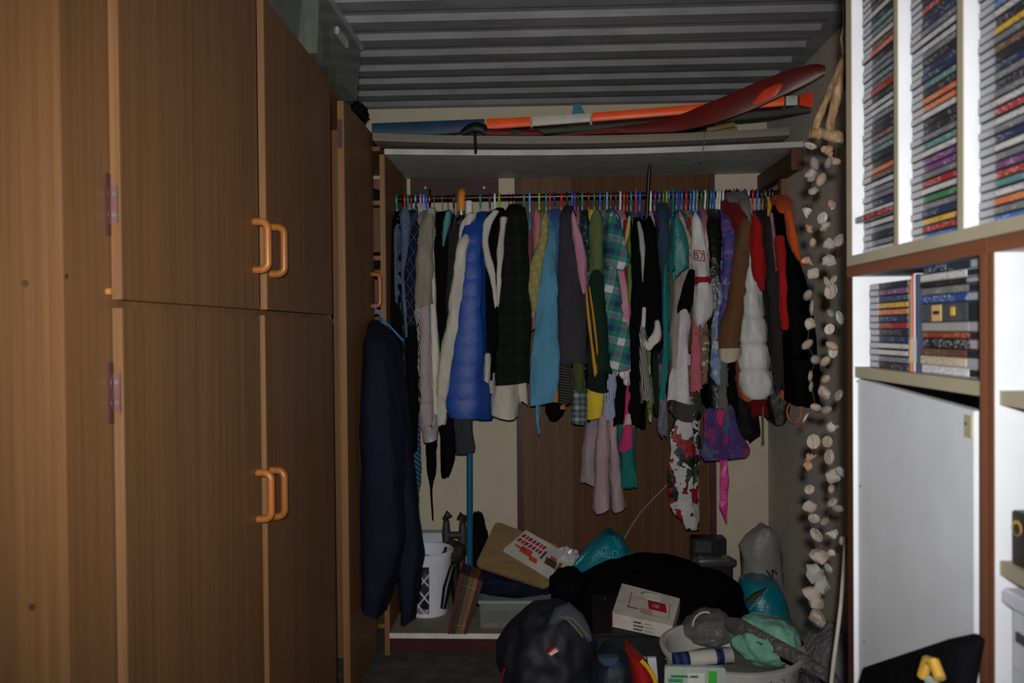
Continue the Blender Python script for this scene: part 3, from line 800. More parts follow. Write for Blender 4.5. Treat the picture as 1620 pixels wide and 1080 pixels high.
def sew(r, sd, mat, hook, body, front, parts, fold, puff, hds, bname, kf, slot):
    keys = K(body, front, hds); deep = hds[-1] >= .1
    if not deep and body[0][0] > 360:     # ties, scarves and bags hang by a loop from the rail
        sp = slot[2]; a = keys[0]
        keys = [(300, sp-1.6, sp+1.6, RY-.019, .0035), (330, sp-1.8, sp+1.8, RY-.019, .0035), (352, sp-2, sp+2, RY-.021, .004), ((352+a[0])/2, (sp+a[1])/2-1, (sp+a[2])/2+1, (RY+a[3])/2-.01, .005)] + keys
    SLOTX[r.name] = slot[0]
    SOFT.append(drape(keys, sd, fold, puff=puff, kf=kf, slot=slot if deep else None).build(bname, mat, r))
    for i, pt in enumerate(parts):
        nm, m, fr, rows = pt[:4]; kw = dict(pt[4]) if len(pt) > 4 else {}
        hd = kw.pop('hd', None)
        keys = []
        for (py, a, b) in rows:
            h = hd if hd else max(.006, min(.06, (b - a) / F * fr * .55))
            keys.append((py, a, b, fr, h))
        o = drape(keys, sd * 31 + i, kw.pop('fold', .06), dome=min(.25, 22 / max(30, rows[-1][0] - rows[0][0])) if nm in ('sleeve', 'front') else 0, **kw)
        o = o.build(nm, m, r); SOFT.append(o)
def hid(hook, hem, w=7, top=334):
    w = w * .6
    """rows of a body that hides behind its own sleeve"""
    c = 862 + (hook - 862) * 1.05
    return [(top, hook-6, hook+6), (top+16, c-w, c+w), (top+60, c-w, c+w), (hem, c-w, c+w)]
BLK = cloth((13,13,16)); WHT = cloth((205,200,188)); CRM = cloth((198,192,178))

G('dark_jacket', 'black jacket at the cubby end of the clothes rail', 'jacket', BLK, 628, [(336,620,634),(352,613,641),(500,611,646),(640,620,650),(700,626,652)], 3.45)
G('speckled_shirt', 'blue-grey speckled shirt with a narrow sleeve beside the black jacket', 'shirt', floral((78,92,120), ((104,118,146),(64,76,104)), 160), 640, hid(640, 560, 6),
  3.46, [('sleeve', floral((78,92,120), ((104,118,146),(64,76,104)), 160), 3.425, [(326,635,644),(345,634,650),(380,634,647),(440,633,643),(490,637,645),(530,641,645)])])
G('blue_shirt', 'short blue cotton shirt behind the argyle jumper', 'shirt', cloth((56,74,120)), 657, [(332,651,662),(350,648,664),(380,648,660),(470,648,660)], 3.47)
G('argyle_jumper', 'navy jumper with thin pale diamond lines', 'jumper', argyle((20,24,40),(70,74,96)), 650, hid(652, 600, 7),
  3.45, [('sleeve', argyle((20,24,40),(70,74,96)), 3.415, [(350,652,664),(380,646,661),(420,641,658),(470,639,658),(512,643,660)])])
G('black_trousers', 'long black trousers folded behind the argyle jumper', 'trousers', BLK, 655, [(345,650,662),(365,648,664),(520,645,662),(640,644,664),(714,643,660)], 3.45)
G('beige_shirt', 'grey-beige short-sleeved shirt over the striped shirt', 'shirt', cloth((142,136,120)), 676, hid(680, 590, 8),
  3.45, [('sleeve', cloth((142,136,120)), 3.375, [(338,672,690),(352,664,688),(400,657,685),(450,655,686),(484,655,687)], {'fold': .04}),
        ('tail', cloth((142,136,120)), 3.40, [(478,656,672),(500,657,668),(512,659,664)])])
G('white_shirt', 'plain white shirt hanging between beige shirt and black dress', 'shirt', WHT, 684, hid(686, 600, 6), 3.47,
  [('sleeve', WHT, 3.405, [(350,671,680),(400,676,685),(480,679,690),(560,681,694),(652,685,694)]),
   ('collar', cloth((170,160,146)), 3.45, [(330,676,689),(345,676,690),(370,680,690)])])
mst = stripes((214,206,204),(112,58,78), 150., .22)
G('striped_shirt', 'maroon and white striped long-sleeved shirt', 'shirt', mst, 672, hid(674, 640, 6), 3.47,
  [('sleeve', mst, 3.39, [(470,664,680),(540,661,682),(600,661,684),(642,662,685)]),
   ('cuff', stripes((214,206,204),(112,58,78), 160., 1.571), 3.387, [(638,662,685),(660,663,685),(676,664,684)], {'fold': .02})])
G('grey_blouse', 'shiny grey blouse showing under the striped cuff', 'blouse', satin((150,146,142)), 679, [(345,674,686),(362,673,687),(560,668,688),(670,668,694),(694,672,693)], 3.44)
G('black_dress', 'black dress with a pointed hem beside the white coat', 'dress', BLK, 700, [(336,690,708),(352,686,712),(500,686,716),(640,694,722),(700,700,722),(738,704,716),(752,706,711)], 3.45)
G('teal_camisole', 'small teal strap top hanging before the black dress', 'top', cloth((62,128,130)), 709, hid(709, 372, 3), 3.49,
  [('strap', cloth((70,140,142)), 3.42, [(336,705,713),(352,702,712),(370,700,707),(386,700,703)])])
G('charcoal_jacket', 'charcoal jacket behind the umbrella', 'jacket', cloth((42,40,42)), 719, [(346,713,727),(360,710,734),(480,706,730),(600,700,725)], 3.45)
G('grey_trousers', 'dark grey trousers hanging below the blue quilted jacket', 'trousers', cloth((54,56,60)), 735, [(350,729,741),(366,728,742),(560,722,748),(660,720,750),(712,722,752)], 3.45, fold=.04)
G('black_tie', 'long black tie with a thin pointed end below the grey blouse', 'tie', BLK, 683, [(420,679,685),(560,677,687),(640,675,688),(700,673,690),(750,676,687),(770,679,684),(820,683,685)], 3.52, hds=(.012,), fold=.03, bname='blade')
G('striped_tie', 'blue and teal diagonally striped tie', 'tie', stripes((30,44,80),(50,110,128), 60., .9), 658, [(420,653,659),(600,655,662),(690,655,664),(740,655,666),(764,657,666),(775,661,663)], 3.52, hds=(.008,), fold=.02, bname='blade')
# umbrella hung by its wooden crook
q = W(731, 311, RY - .03)
um = thing('crook_umbrella', 'folded black umbrella with a wooden crook handle hooked over the rail', 'umbrella', (q.x, RY-.03, W(731, 620, RY-.03).z))
zt = W(731, 301, RY-.05).z
pts = [(q.x, RY+.045, zt-.075)] + [(q.x, RY-.012+.057*math.cos(a), zt-.05+.05*math.sin(a)) for a in [math.pi*k/10 for k in range(11)]] + [(q.x, RY-.070, W(731, 334, RY-.07).z)]
MB().tube(pts, .0165, 14).build('handle', wood((214,132,52), .5, .3, spec=.5), um)
z1 = W(731, 334, RY-.07).z
MB().tube([(q.x, RY-.07, z1+.002), (q.x, RY-.07, z1-.018)], .0172, 14).build('collar_band', plain((200,200,205), .25, .5, .9), um)
MB().tube([(q.x, RY-.07, z1-.018), (q.x, RY-.07, z1-.05), (q.x, RY-.07, z1-.3), (q.x, RY-.07, z1-.75)], [.012, .018, .02, .008], 14).build('canopy', satin((14,14,18), .45), um)
for k in range(4):
    MB().tube([(q.x-.0135+.009*k, RY-.088, z1-.045), (q.x-.0135+.009*k, RY-.084, z1-.055)], .003, 8).build('rib_tip', plain((200,200,200), .3, .5, .9), um)
# teal broom pole with white grip
q = W(742.5, 870, 3.55); qt = W(742, 317, 3.50)
bp = thing('broom_pole', 'teal metal broom pole with white grip leaning behind the clothes', 'pole', (q.x, 3.55, ZP))
b0 = Vector((q.x, 3.55, ZP)); t0 = Vector((qt.x, 3.50, qt.z)); u = (t0 - b0).normalized()
MB().tube([b0, t0 - u*.16], .0135, 14).build('pole', plain((16,86,116), .3, .5), bp)
MB().tube([t0 - u*.17, t0 - u*.012, t0 - u*.003, t0], [.0155, .0155, .0135, .009], 14).build('grip', plain((190,192,200), .4), bp)

G('white_coat', 'cream-white coat with one long slanting sleeve beside the blue jacket', 'coat', CRM, 750, [(342,740,757),(358,737,762),(480,735,760),(600,735,758)], 3.47,
  [('collar', CRM, 3.43, [(338,737,752),(352,728,750),(374,724,748),(392,724,738)], {'hd': .022}),
   ('sleeve', CRM, 3.365, [(372,724,748),(400,721,737),(440,716,736),(500,707,731),(560,697,722),(610,690,712),(630,690,708)], {'fold': .05}),
   ('cuff', CRM, 3.40, [(600,692,708),(640,690,705),(670,690,704)])])
qb = NT('quilted_nylon', .5, .4); sp = qb.n('ShaderNodeSeparateXYZ'); qb.l(qb.co, sp.inputs[0])
qb.color(rgb((22,64,142))); h1 = qb.math('ABSOLUTE', qb.math('SINE', qb.math('MULTIPLY', sp.outputs[2], 44.0)))
qb.bump(qb.math('ADD', qb.math('MULTIPLY', h1, .5), qb.math('MULTIPLY', qb.noise(qb.mapping((1, 1, 1.6)), 46, 5), .5)), .7, .006)
G('quilted_jacket', 'bright blue shiny quilted jacket hanging beside the cream-white coat', 'jacket', qb.m, 764, [(336,757,771),(350,738,768),(376,731,764),(480,722,764),(560,713,762),(640,708,760),(661,713,756)], 3.37, fold=.04, hds=(.06, .14, .19, .22))
G('lined_coat', 'black coat with a white lining and collar behind the plaid coat', 'coat', BLK, 789, [(330,783,798),(346,768,802),(440,765,792),(560,764,786),(604,764,780)], 3.43,
  [('collar', CRM, 3.39, [(334,777,789),(352,764,780),(385,763,773),(430,771,783),(484,782,789)], {'hd': .014}),
   ('collar', CRM, 3.40, [(344,791,802),(400,786,797),(480,785,791)], {'hd': .014}),
   ('lining', CRM, 3.415, [(560,765,777),(590,762,776),(603,762,775)], {'hd': .03}),
   ('lining', cloth((178,172,164)), 3.44, [(590,763,784),(606,763,784),(618,770,783)], {'hd': .04})])
G('brown_trousers', 'brown trousers with a short hem showing under the black coat', 'trousers', cloth((66,52,40)), 772, [(350,768,778),(366,766,780),(560,760,778),(640,758,776),(652,759,772)], 3.46, fold=.04)
G('plaid_coat', 'dark green and black plaid coat hanging over a white jumper', 'coat', plaid((15,18,16),(20,27,21),(27,31,26), 24.), 816, [(324,806,826),(336,799,831),(400,793,837),(480,789,841),(560,785,839),(605,783,836)], 3.39, fold=.04, hds=(.06,.14,.19,.2))
G('white_jumper', 'thick cream jumper with a wide cuff under the plaid coat', 'jumper', CRM, 806, hid(800, 560, 10), 3.47,
  [('sleeve', CRM, 3.41, [(540,790,818),(600,780,820),(640,776,820),(660,775,819)], {'fold': .03}),
   ('sleeve', CRM, 3.45, [(540,814,832),(600,816,833),(638,820,834)], {'fold': .04})])
G('pink_shirt', 'faded pink shirt between the plaid coat and yellow check shirt', 'shirt', cloth((190,110,118)), 847, hid(846, 520, 5), 3.47,
  [('sleeve', cloth((190,110,118)), 3.42, [(332,844,852),(345,843,857),(380,846,857),(420,842,852),(455,838,848)])])
yp = plaid((160,146,70),(136,126,84),(164,158,130), 64., .3)
G('yellow_check_shirt', 'yellow check short-sleeved shirt with a pointed cuff', 'shirt', yp, 857, hid(856, 520, 6), 3.46,
  [('sleeve', yp, 3.385, [(338,858,868),(370,853,867),(410,842,862),(440,833,861),(458,831,858),(476,837,853),(500,841,847)], {'fold': .05})])
G('blue_blouse', 'light blue blouse with drawstrings at its hem', 'blouse', cloth((78,146,182), .75, .2, 1.0), 868, [(338,864,877),(358,862,878),(400,859,880),(470,850,880),(540,842,880),(600,834,878),(638,834,872)], 3.385, 
  [('drawstring', cloth((72,152,196)), 3.40, [(630,849,852),(660,848,851),(684,851,854)], {'hd': .004}), ('drawstring', cloth((72,152,196)), 3.40, [(630,853,855),(655,852,854),(668,850,852)], {'hd': .004})], fold=.16)
G('denim_blue_shirt', 'mid-blue shirt with a rounded shoulder beside the light blue blouse', 'shirt', cloth((60,96,166)), 880, [(332,872,888),(346,871,891),(400,873,887),(500,868,888),(580,861,880),(602,862,874)], 3.41, fold=.07)
G('mustard_skirt', 'mustard yellow skirt with a black hem', 'skirt', cloth((190,128,36)), 886, [(345,881,891),(362,880,893),(500,874,888),(600,868,888),(642,866,894)], 3.45,
  [('hem_band', BLK, 3.44, [(636,864,894),(650,863,893),(660,866,891)], {'hd': .1})])
G('charcoal_cardigan', 'long charcoal cardigan hanging before the pink polo shirt', 'cardigan', cloth((56,54,60)), 898, [(327,890,906),(342,886,910),(400,883,917),(480,880,924),(540,880,927),(577,884,929)], 3.39, fold=.03, hds=(.06,.14,.19,.2))
G('ribbed_dress', 'dark ribbed dress with thin grey stripes under the charcoal cardigan', 'dress', stripes((28,28,28),(70,70,66), 90., 1.4), 896, [(345,891,901),(362,890,903),(560,882,905),(640,880,905)], 3.44)
G('pink_polo', 'pink polo shirt sleeve beside the charcoal cardigan', 'shirt', cloth((196,128,152)), 909, hid(912, 540, 5), 3.46,
  [('sleeve', cloth((196,128,152)), 3.385, [(336,902,911),(352,904,914),(385,907,924),(420,912,928),(450,917,929),(461,920,927)], {'fold': .05})])
G('olive_trousers', 'olive trousers next to the ribbed dress hem', 'trousers', cloth((74,84,42)), 914, [(345,910,920),(362,909,921),(560,905,924),(616,907,924)], 3.43, fold=.04)
tp = plaid((58,72,78),(96,122,128),(150,160,160), 40.)
G('teal_check_shirt', 'grey and teal check shirt hanging under the olive trousers', 'shirt', tp, 917, [(350,912,922),(366,911,923),(600,905,925),(640,904,926),(666,905,926)], 3.45, fold=.05)
G('paisley_shirt', 'dark teal patterned shirt between the pink polo and olive shirt', 'shirt', floral((28,52,54), ((90,110,116),(24,36,40),(50,80,84)), 40), 925, hid(925, 520, 6), 3.45,
  [('sleeve', floral((28,52,54), ((90,110,116),(24,36,40),(50,80,84)), 40), 3.42, [(340,917,932),(380,920,933),(430,926,935),(455,927,934)])])
trk = cloth((20,44,34), .8)
G('track_jacket', 'dark green track jacket with two gold stripes down its sleeve', 'jacket', trk, 938, [(345,930,946),(362,928,950),(460,926,956),(560,927,964),(592,927,969)], 3.41,
  [('gold_stripe', cloth((206,140,34)), 3.398, [(455,925,929),(520,931,936),(560,936,941),(592,940,945)], {'hd': .008}),
   ('gold_stripe', cloth((206,140,34)), 3.398, [(455,931,934),(510,938,942),(550,943,946),(562,944,946)], {'hd': .008}),
   ('waistband', cloth((18,36,30)), 3.405, [(588,927,969),(604,927,970),(617,929,970)], {'hd': .12})], fold=.04)
G('yellow_towel_shirt', 'bright yellow shirt hem under the track jacket', 'shirt', cloth((222,190,40)), 944, [(350,938,948),(366,937,950),(560,932,952),(617,930,953),(658,928,952)], 3.43,
  [('dark_hem', cloth((20,60,50)), 3.46, [(652,930,952),(666,930,942)], {'hd': .06})], fold=.04)
G('olive_shirt', 'olive green short-sleeved shirt with a yellow neck label', 'shirt', cloth((92,112,62)), 944, hid(944, 520, 7), 3.46,
  [('sleeve', cloth((92,112,62)), 3.40, [(332,938,950),(350,933,952),(390,931,955),(415,930,957),(430,932,950)], {'fold': .04}),
   ('neck_label', cloth((206,170,50)), 3.43, [(333,931,940),(345,931,938),(356,934,938)], {'hd': .01})])
gp = plaid((36,128,104),(40,60,110),(206,206,212), 20., -.25)
G('green_plaid_shirt', 'green, blue and white plaid short-sleeved shirt', 'shirt', gp, 966, [(332,959,973),(346,956,980),(430,955,980),(500,958,990),(560,965,1003),(584,968,1008)], 3.42,
  [('sleeve', gp, 3.365, [(336,962,976),(356,959,983),(385,957,992),(414,955,1001),(425,958,988)], {'fold': .02})], fold=.05)
G('pink_pyjama_top', 'soft pink pyjama top behind the green plaid shirt', 'top', cloth((206,134,156)), 983, hid(981, 500, 6), 3.46,
  [('sleeve', cloth((206,134,156)), 3.425, [(410,974,986),(440,976,993),(490,981,996),(512,986,998)])])
G('lime_vest', 'lime green top showing as a narrow strip beside the black suit', 'top', cloth((104,140,52)), 992, [(346,988,996),(362,987,998),(430,990,998),(500,990,998)], 3.45, [('strap', cloth((190,180,90)), 3.42, [(344,994,998),(370,990,995),(385,988,991)], {'hd': .006}), ('red_panel', cloth((150,24,60)), 3.435, [(350,986,992),(430,987,993),(452,990,994)], {'hd': .008})])
G('satin_nightdress', 'pale pink satin nightdress spilling below the green plaid shirt', 'nightdress', satin((190,160,160)), 986, [(350,980,990),(366,979,992),(540,966,996),(570,964,1008),(600,968,1010),(610,976,1004)], 3.44, fold=.12)
bst = stripes((196,200,214),(88,104,148), 130., 1.45)
G('blue_striped_shirt', 'white and blue striped shirt cuff beside the yellow hem', 'shirt', bst, 971, hid(966, 590, 6), 3.46, [('sleeve', stripes((196,200,214),(88,104,148), 130., .0), 3.43, [(570,956,976),(612,954,976),(632,954,975)]), ('cuff', bst, 3.428, [(628,953,975),(660,954,974)], {'fold': .02})])
lil = cloth((172,146,150))
G('pink_trousers', 'long pale pink trousers reaching far below the other clothes', 'trousers', lil, 960, hid(956, 600, 9), 3.47,
  [('leg', cloth((150,134,140)), 3.50, [(600,928,952),(660,927,950),(720,921,947),(765,918,945)], {'hd': .05}),
   ('leg', lil, 3.46, [(600,944,968),(680,944,966),(740,941,964),(808,938,964)], {'hd': .06}),
   ('leg', lil, 3.47, [(600,958,978),(680,960,977),(740,963,984),(807,968,991)], {'hd': .06})])
G('teal_skirt', 'teal skirt hanging behind the pink towel', 'skirt', cloth((22,116,108)), 992, [(350,987,997),(366,986,998),(600,976,990),(680,976,996),(730,978,1000),(770,977,1004)], 3.46, fold=.1)
G('pink_towel', 'hot pink towel with a pale top edge', 'towel', cloth((210,50,110)), 996, [(600,988,1000),(640,985,1002),(672,984,1003),(711,982,1003)], 3.44, [('pale_edge', cloth((196,176,180)), 3.435, [(655,988,1000),(674,984,1003)], {'hd': .03})], hds=(.03,), fold=.03)
G('black_cape', 'black cape with a rounded hem above the teal skirt', 'cape', BLK, 979, [(350,974,984),(366,973,986),(560,972,992),(630,970,994),(672,968,986)], 3.44)
G('black_skirt', 'black skirt falling below the black suit', 'skirt', BLK, 1002, [(350,997,1007),(366,996,1009),(560,994,1014),(640,993,1015),(674,996,1012)], 3.43)
G('black_suit', 'black suit jacket with a white lapel and a white cuff', 'jacket', BLK, 1008, [(344,1002,1014),(360,999,1018),(430,996,1020),(520,994,1022),(600,996,1018)], 3.41,
  [('front', BLK, 3.40, [(342,1022,1034),(362,1019,1039),(430,1018,1046),(520,1020,1049),(540,1030,1048),(556,1034,1044)], {'hd': .03, 'fold': .03}),
   ('lapel', cloth((170,168,166)), 3.385, [(352,1008,1013),(372,1011,1019),(395,1013,1021),(442,1016,1018)], {'hd': .008}),
   ('cuff', WHT, 3.375, [(508,1035,1045),(524,1034,1046),(538,1024,1045),(550,1020,1034)], {'hd': .02}),
   ('tag', WHT, 3.385, [(488,1016,1022),(514,1015,1021)], {'hd': .004})])
G('pinstripe_trousers', 'grey and white pinstripe trouser leg below the black suit', 'trousers', stripes((60,58,60),(168,164,162), 140., .12), 1018, hid(1016, 520, 4, 360), 3.47, [('leg', stripes((60,58,60),(168,164,162), 140., .12), 3.40, [(510,1013,1021),(560,1012,1024),(604,1013,1030),(618,1014,1033)], {'fold': .03}), ('turn_up', stripes((60,58,60),(168,164,162), 140., 1.45), 3.397, [(612,1013,1032),(636,1014,1037)], {'fold': .02})])
G('denim_jacket', 'dark denim jacket behind the black suit', 'jacket', cloth((46,66,92)), 1045, [(322,1036,1052),(340,1038,1056),(430,1042,1061),(540,1044,1063),(578,1040,1060)], 3.43)
G('dark_green_skirt', 'dark green skirt hanging below the denim jacket', 'skirt', cloth((24,34,32)), 1040, [(350,1035,1045),(366,1034,1047),(560,1024,1060),(620,1024,1052),(652,1030,1046)], 3.46)
G('lime_scarf', 'narrow lime and olive scarf below the pinstripe trousers', 'scarf', floral((104,124,44), ((150,170,110),(60,80,30)), 30), 1026, [(560,1022,1030),(630,1022,1034),(664,1026,1032)], 3.42, hds=(.012,))
G('grey_tie', 'purple-grey tie with a pointed end below the denim jacket', 'tie', satin((84,72,96), .5), 1046, [(430,1044,1050),(600,1042,1054),(640,1042,1056),(682,1043,1057),(692,1048,1056)], 3.45, hds=(.01,), bname='blade')
G('teal_belt', 'narrow teal cloth belt beside the white flared sleeve', 'belt', cloth((28,124,120)), 1048, [(430,1050,1055),(560,1048,1057),(630,1042,1052)], 3.42, hds=(.01,), bname='band')
G('taupe_dress', 'plain taupe dress between the denim jacket and teal blouse', 'dress', cloth((92,82,76)), 1056, [(344,1050,1062),(360,1049,1064),(430,1052,1066),(560,1056,1068),(600,1056,1070)], 3.43)
G('maroon_print_dress', 'dark maroon printed dress showing beside the teal belt', 'dress', floral((64,24,30), ((96,40,44),(30,24,26),(110,80,60)), 50), 1062, [(350,1057,1067),(366,1056,1068),(560,1056,1072),(640,1054,1074),(652,1056,1072)], 3.45)
G('teal_blouse', 'shiny teal blouse with a pointed sleeve', 'blouse', satin((24,122,118), .45), 1070, hid(1072, 520, 6), 3.45, [('sleeve', satin((24,122,118), .45), 3.375, [(340,1066,1076),(360,1063,1083),(400,1061,1093),(420,1061,1094),(432,1062,1080),(440,1063,1070)], {'fold': .05})])
G('floral_blouse', 'beige flower-print blouse beside the teal blouse', 'blouse', floral((176,158,136), ((196,150,90),(120,110,100),(170,120,120)), 45), 1082, hid(1084, 560, 6), 3.45,
  [('sleeve', floral((176,158,136), ((196,150,90),(120,110,100),(170,120,120)), 45), 3.40, [(336,1072,1080),(356,1075,1088),(390,1080,1098),(425,1090,1101),(440,1095,1101)]),
   ('hem_sleeve', cloth((156,142,132)), 3.405, [(425,1066,1096),(446,1066,1092),(500,1062,1080),(580,1062,1078)])])
WT = cloth((206,202,204))
rg = G('raglan_shirt', 'white sports shirt with a red sleeve band and a boxed 57', 'shirt', WT, 1101, hid(1103, 560, 7), 3.45,
  [('sleeve', WT, 3.365, [(338,1095,1107),(356,1095,1113),(390,1096,1119),(430,1097,1124),(470,1098,1129),(498,1099,1127),(514,1103,1114)], {'fold': .03}),
   ('red_band', cloth((150,22,30)), 3.360, [(438,1098,1124.5),(444,1098,1125.5),(449,1100,1126)], {'fold': .02}),
   ('black_panel', BLK, 3.38, [(428,1090,1100),(450,1080,1101),(470,1075,1101),(492,1074,1090)], {'fold': .04}),
   ('long_sleeve', WT, 3.40, [(480,1075,1092),(540,1068,1091),(600,1062,1090),(636,1058,1094)], {'fold': .1})])
# boxed number on the sleeve: frame bars and two digits of raised print
red_ink = plain((140,24,40), .6)
def onsl(px, py): return W(px, py, 3.3595)
def bar(root, name, a, b, w, m):
    a, b = onsl(*a), onsl(*b); d = (b - a).normalized(); s = Vector((-d.z, 0, d.x)) * w / 2; dep = Vector((0, .012, 0))
    MB().slab([a - s, b - s, b + s, a + s], dep, .012).build(name, m, root)
for a, b in (((1098.5,396),(1114,397)), ((1114,397),(1115,413)), ((1115,413),(1099,410)), ((1099,410),(1098.5,396))): bar(rg, 'box_line', a, b, .0032, red_ink)
for a, b in (((1105.5,400),(1101.5,399.5)), ((1101.5,399.5),(1101.3,403)), ((1101.3,403),(1105.2,404)), ((1105.2,404),(1105,408)), ((1105,408),(1101.3,407.5)), ((1107.5,400),(1112,400.7)), ((1112,400.7),(1109.5,409.5))): bar(rg, 'digit_stroke', a, b, .003, red_ink)
G('pink_bathrobe', 'soft pink robe with a straight hem beside the white flared sleeve', 'robe', cloth((196,98,112)), 1096, [(350,1091,1101),(366,1091,1103),(500,1092,1106),(560,1090,1107),(615,1088,1109)], 3.43, fold=.05)
G('green_print_blouse', 'green flower-print blouse hanging beside the pink robe', 'blouse', floral((120,110,80), ((50,90,50),(190,180,150),(150,90,70)), 50), 1112, [(350,1107,1117),(366,1107,1119),(510,1106,1120),(560,1106,1120),(604,1106,1116)], 3.44)
G('pink_blue_shirt', 'pink-edged shirt with a blue collar behind the sports shirt', 'shirt', cloth((186,110,120)), 1109, [(328,1103,1113),(345,1105,1119),(400,1110,1120),(470,1112,1124)], 3.45, [('collar', cloth((30,70,140)), 3.42, [(334,1103,1110),(352,1102,1112),(375,1106,1110)], {'hd': .01})])
G('black_vinyl_jacket', 'black shiny jacket between the sports shirt and purple dress', 'jacket', satin((16,16,19), .3), 1128, [(332,1118,1138),(350,1115,1142),(430,1117,1142),(560,1118,1150),(648,1120,1150)], 3.43)
pf_ = floral((92,74,140), ((60,70,150),(150,80,160),(120,130,170),(90,50,130)), 40)
G('purple_dress', 'purple and blue flower-print dress', 'dress', pf_, 1148, [(336,1138,1150),(352,1139,1158),(420,1140,1162),(470,1138,1158),(540,1128,1146)], 3.40, fold=.06)
G('light_blue_print_skirt', 'pale blue printed skirt below the purple dress', 'skirt', floral((120,146,182), ((90,120,170),(170,180,190),(110,120,130)), 30), 1135, [(350,1130,1140),(366,1129,1141),(470,1126,1142),(560,1120,1142),(600,1124,1138),(608,1128,1134)], 3.42)
G('red_coat', 'dark red coat with a rounded shoulder behind the brown coat', 'coat', cloth((140,20,22)), 1163, [(316,1158,1170),(328,1156,1178),(350,1157,1182),(380,1164,1180),(500,1160,1176)], 3.42, fold=.04)
G('grey_hood', 'pale grey hooded top showing above the red coat', 'top', cloth((120,122,120)), 1176, [(304,1170,1180),(314,1167,1185),(330,1168,1186),(420,1172,1186)], 3.45)
br = cloth((110,72,44))
G('sheepskin_coat', 'brown coat with a cream sheepskin cuff on a slanting sleeve', 'coat', br, 1178, [(334,1172,1184),(350,1170,1190),(420,1168,1190),(560,1164,1186)], 3.44,
  [('sleeve', br, 3.355, [(345,1170,1188),(362,1167,1193),(410,1163,1191),(470,1152,1182),(520,1143,1176),(556,1140,1174)], {'fold': .025}),
   ('cuff', cloth((190,174,146)), 3.345, [(551,1140,1175),(560,1139,1175),(570,1142,1173)], {'fold': .03})])
G('white_puffer_jacket', 'white puffer jacket with ring-quilted sleeve and round cuff', 'jacket', satin((206,206,204), .5, .5), 1194, hid(1200, 560, 9), 3.45,
  [('sleeve', satin((206,206,204), .5, .4), 3.34, [(375,1186,1194),(420,1183,1202),(456,1176,1208),(500,1173,1213),(550,1171,1219),(600,1171,1225),(628,1176,1225)], {'fold': .012, 'puff': 6}),
   ('cuff', satin((176,178,176), .5, .4), 3.352, [(612,1180,1220),(630,1186,1216)], {'fold': .02})])
G('red_jacket', 'bright red jacket sleeve over the white puffer jacket', 'jacket', cloth((176,18,18)), 1201, hid(1206, 560, 6), 3.45, [('sleeve', cloth((176,18,18)), 3.300, [(338,1190,1199),(360,1189,1207),(400,1190,1210),(440,1194,1213),(456,1202,1212)], {'fold': .02})])
G('tweed_coat', 'dark grey-brown tweed coat beside the red jacket', 'coat', cloth((48,44,42)), 1216, [(334,1206,1221),(350,1207,1227),(420,1209,1232),(520,1213,1240),(620,1218,1248)], 3.40, fold=.04, hds=(.06,.14,.19,.2))
G('pink_scarf', 'narrow pink scarf between the tweed coat and black anorak', 'scarf', cloth((190,120,150)), 1222, [(338,1218,1223),(370,1222,1227),(400,1225,1229),(425,1228,1231)], 3.39, hds=(.01,))
G('orange_raincoat', 'bright orange raincoat with a hood at the wall end of the rail', 'raincoat', cloth((214,84,26)), 1237, [(310,1230,1244),(320,1225,1249),(340,1226,1250),(420,1232,1252),(560,1236,1253)], 3.41,
  [('sleeve', cloth((214,84,26)), 3.22, [(330,1240,1254),(370,1248,1262),(400,1256,1268),(424,1263,1271)])])
G('black_anorak', 'black anorak with a red front panel at the wall end', 'anorak', BLK, 1231, [(326,1222,1242,3.50,.09),(344,1222,1252,3.40,.14),(400,1230,1258,3.25,.2),(480,1240,1276,3.10,.25),(560,1247,1287,3.05,.26),(640,1254,1290,3.04,.26)], 3.36,
  [('red_panel', cloth((190,24,20)), 3.14, [(374,1230,1242),(400,1231,1246),(460,1233,1247),(518,1237,1250)], {'hd': .02, 'fold': .02})], fold=.03)
G('yellow_scarf', 'short yellow scarf tucked beside the black anorak collar', 'scarf', cloth((214,160,36)), 1217, [(312,1213,1217),(325,1215,1222),(338,1214,1219)], 3.42, hds=(.012,))
# lower pieces on the right
G('orange_shorts', 'orange shorts showing beside the round white cuff', 'shorts', cloth((214,70,26)), 1180, [(420,1176,1186),(560,1170,1186),(610,1167,1190),(632,1172,1188)], 3.40, hds=(.05,))
G('red_satin_bag', 'dark red cloth bag hanging below the puffer cuff', 'bag', cloth((110,14,22)), 1200, [(560,1194,1210),(634,1188,1218),(658,1190,1220)], 3.42, [('tassel', cloth((120,100,80)), 3.41, [(645,1206,1209),(690,1207,1209),(700,1206,1210)], {'hd': .005})], hds=(.05,))
G('black_rucksack', 'black nylon rucksack with an orange cord loop under the anorak', 'rucksack', satin((18,18,20), .5), 1226, [(560,1216,1240),(620,1212,1250),(650,1216,1252),(668,1220,1246)], 3.40,
  [('orange_flap', cloth((206,84,34)), 3.385, [(608,1246,1250),(622,1238,1252),(628,1234,1254)], {'hd': .01})], hds=(.06,))
o = [x for x in bpy.data.objects if x.name.startswith('black_rucksack')][0]
MB().tube([W(1250 + 11*math.sin(a) + 6, 652 + 17*-math.cos(a), 3.40 + .01*math.sin(a)) for a in [2*math.pi*k/16*.95 for k in range(17)]], .0032, 6).build('cord_loop', plain((206,96,40), .5), o)
G('lace_skirt', 'black lace skirt with a ragged hem beside the purple bag', 'skirt', floral((18,18,18), ((30,30,30),(12,12,12)), 60), 1182, [(420,1176,1186),(560,1160,1182),(640,1158,1196),(672,1162,1204),(690,1166,1202),(697,1174,1190)], 3.44, fold=.16, hds=(.05,))
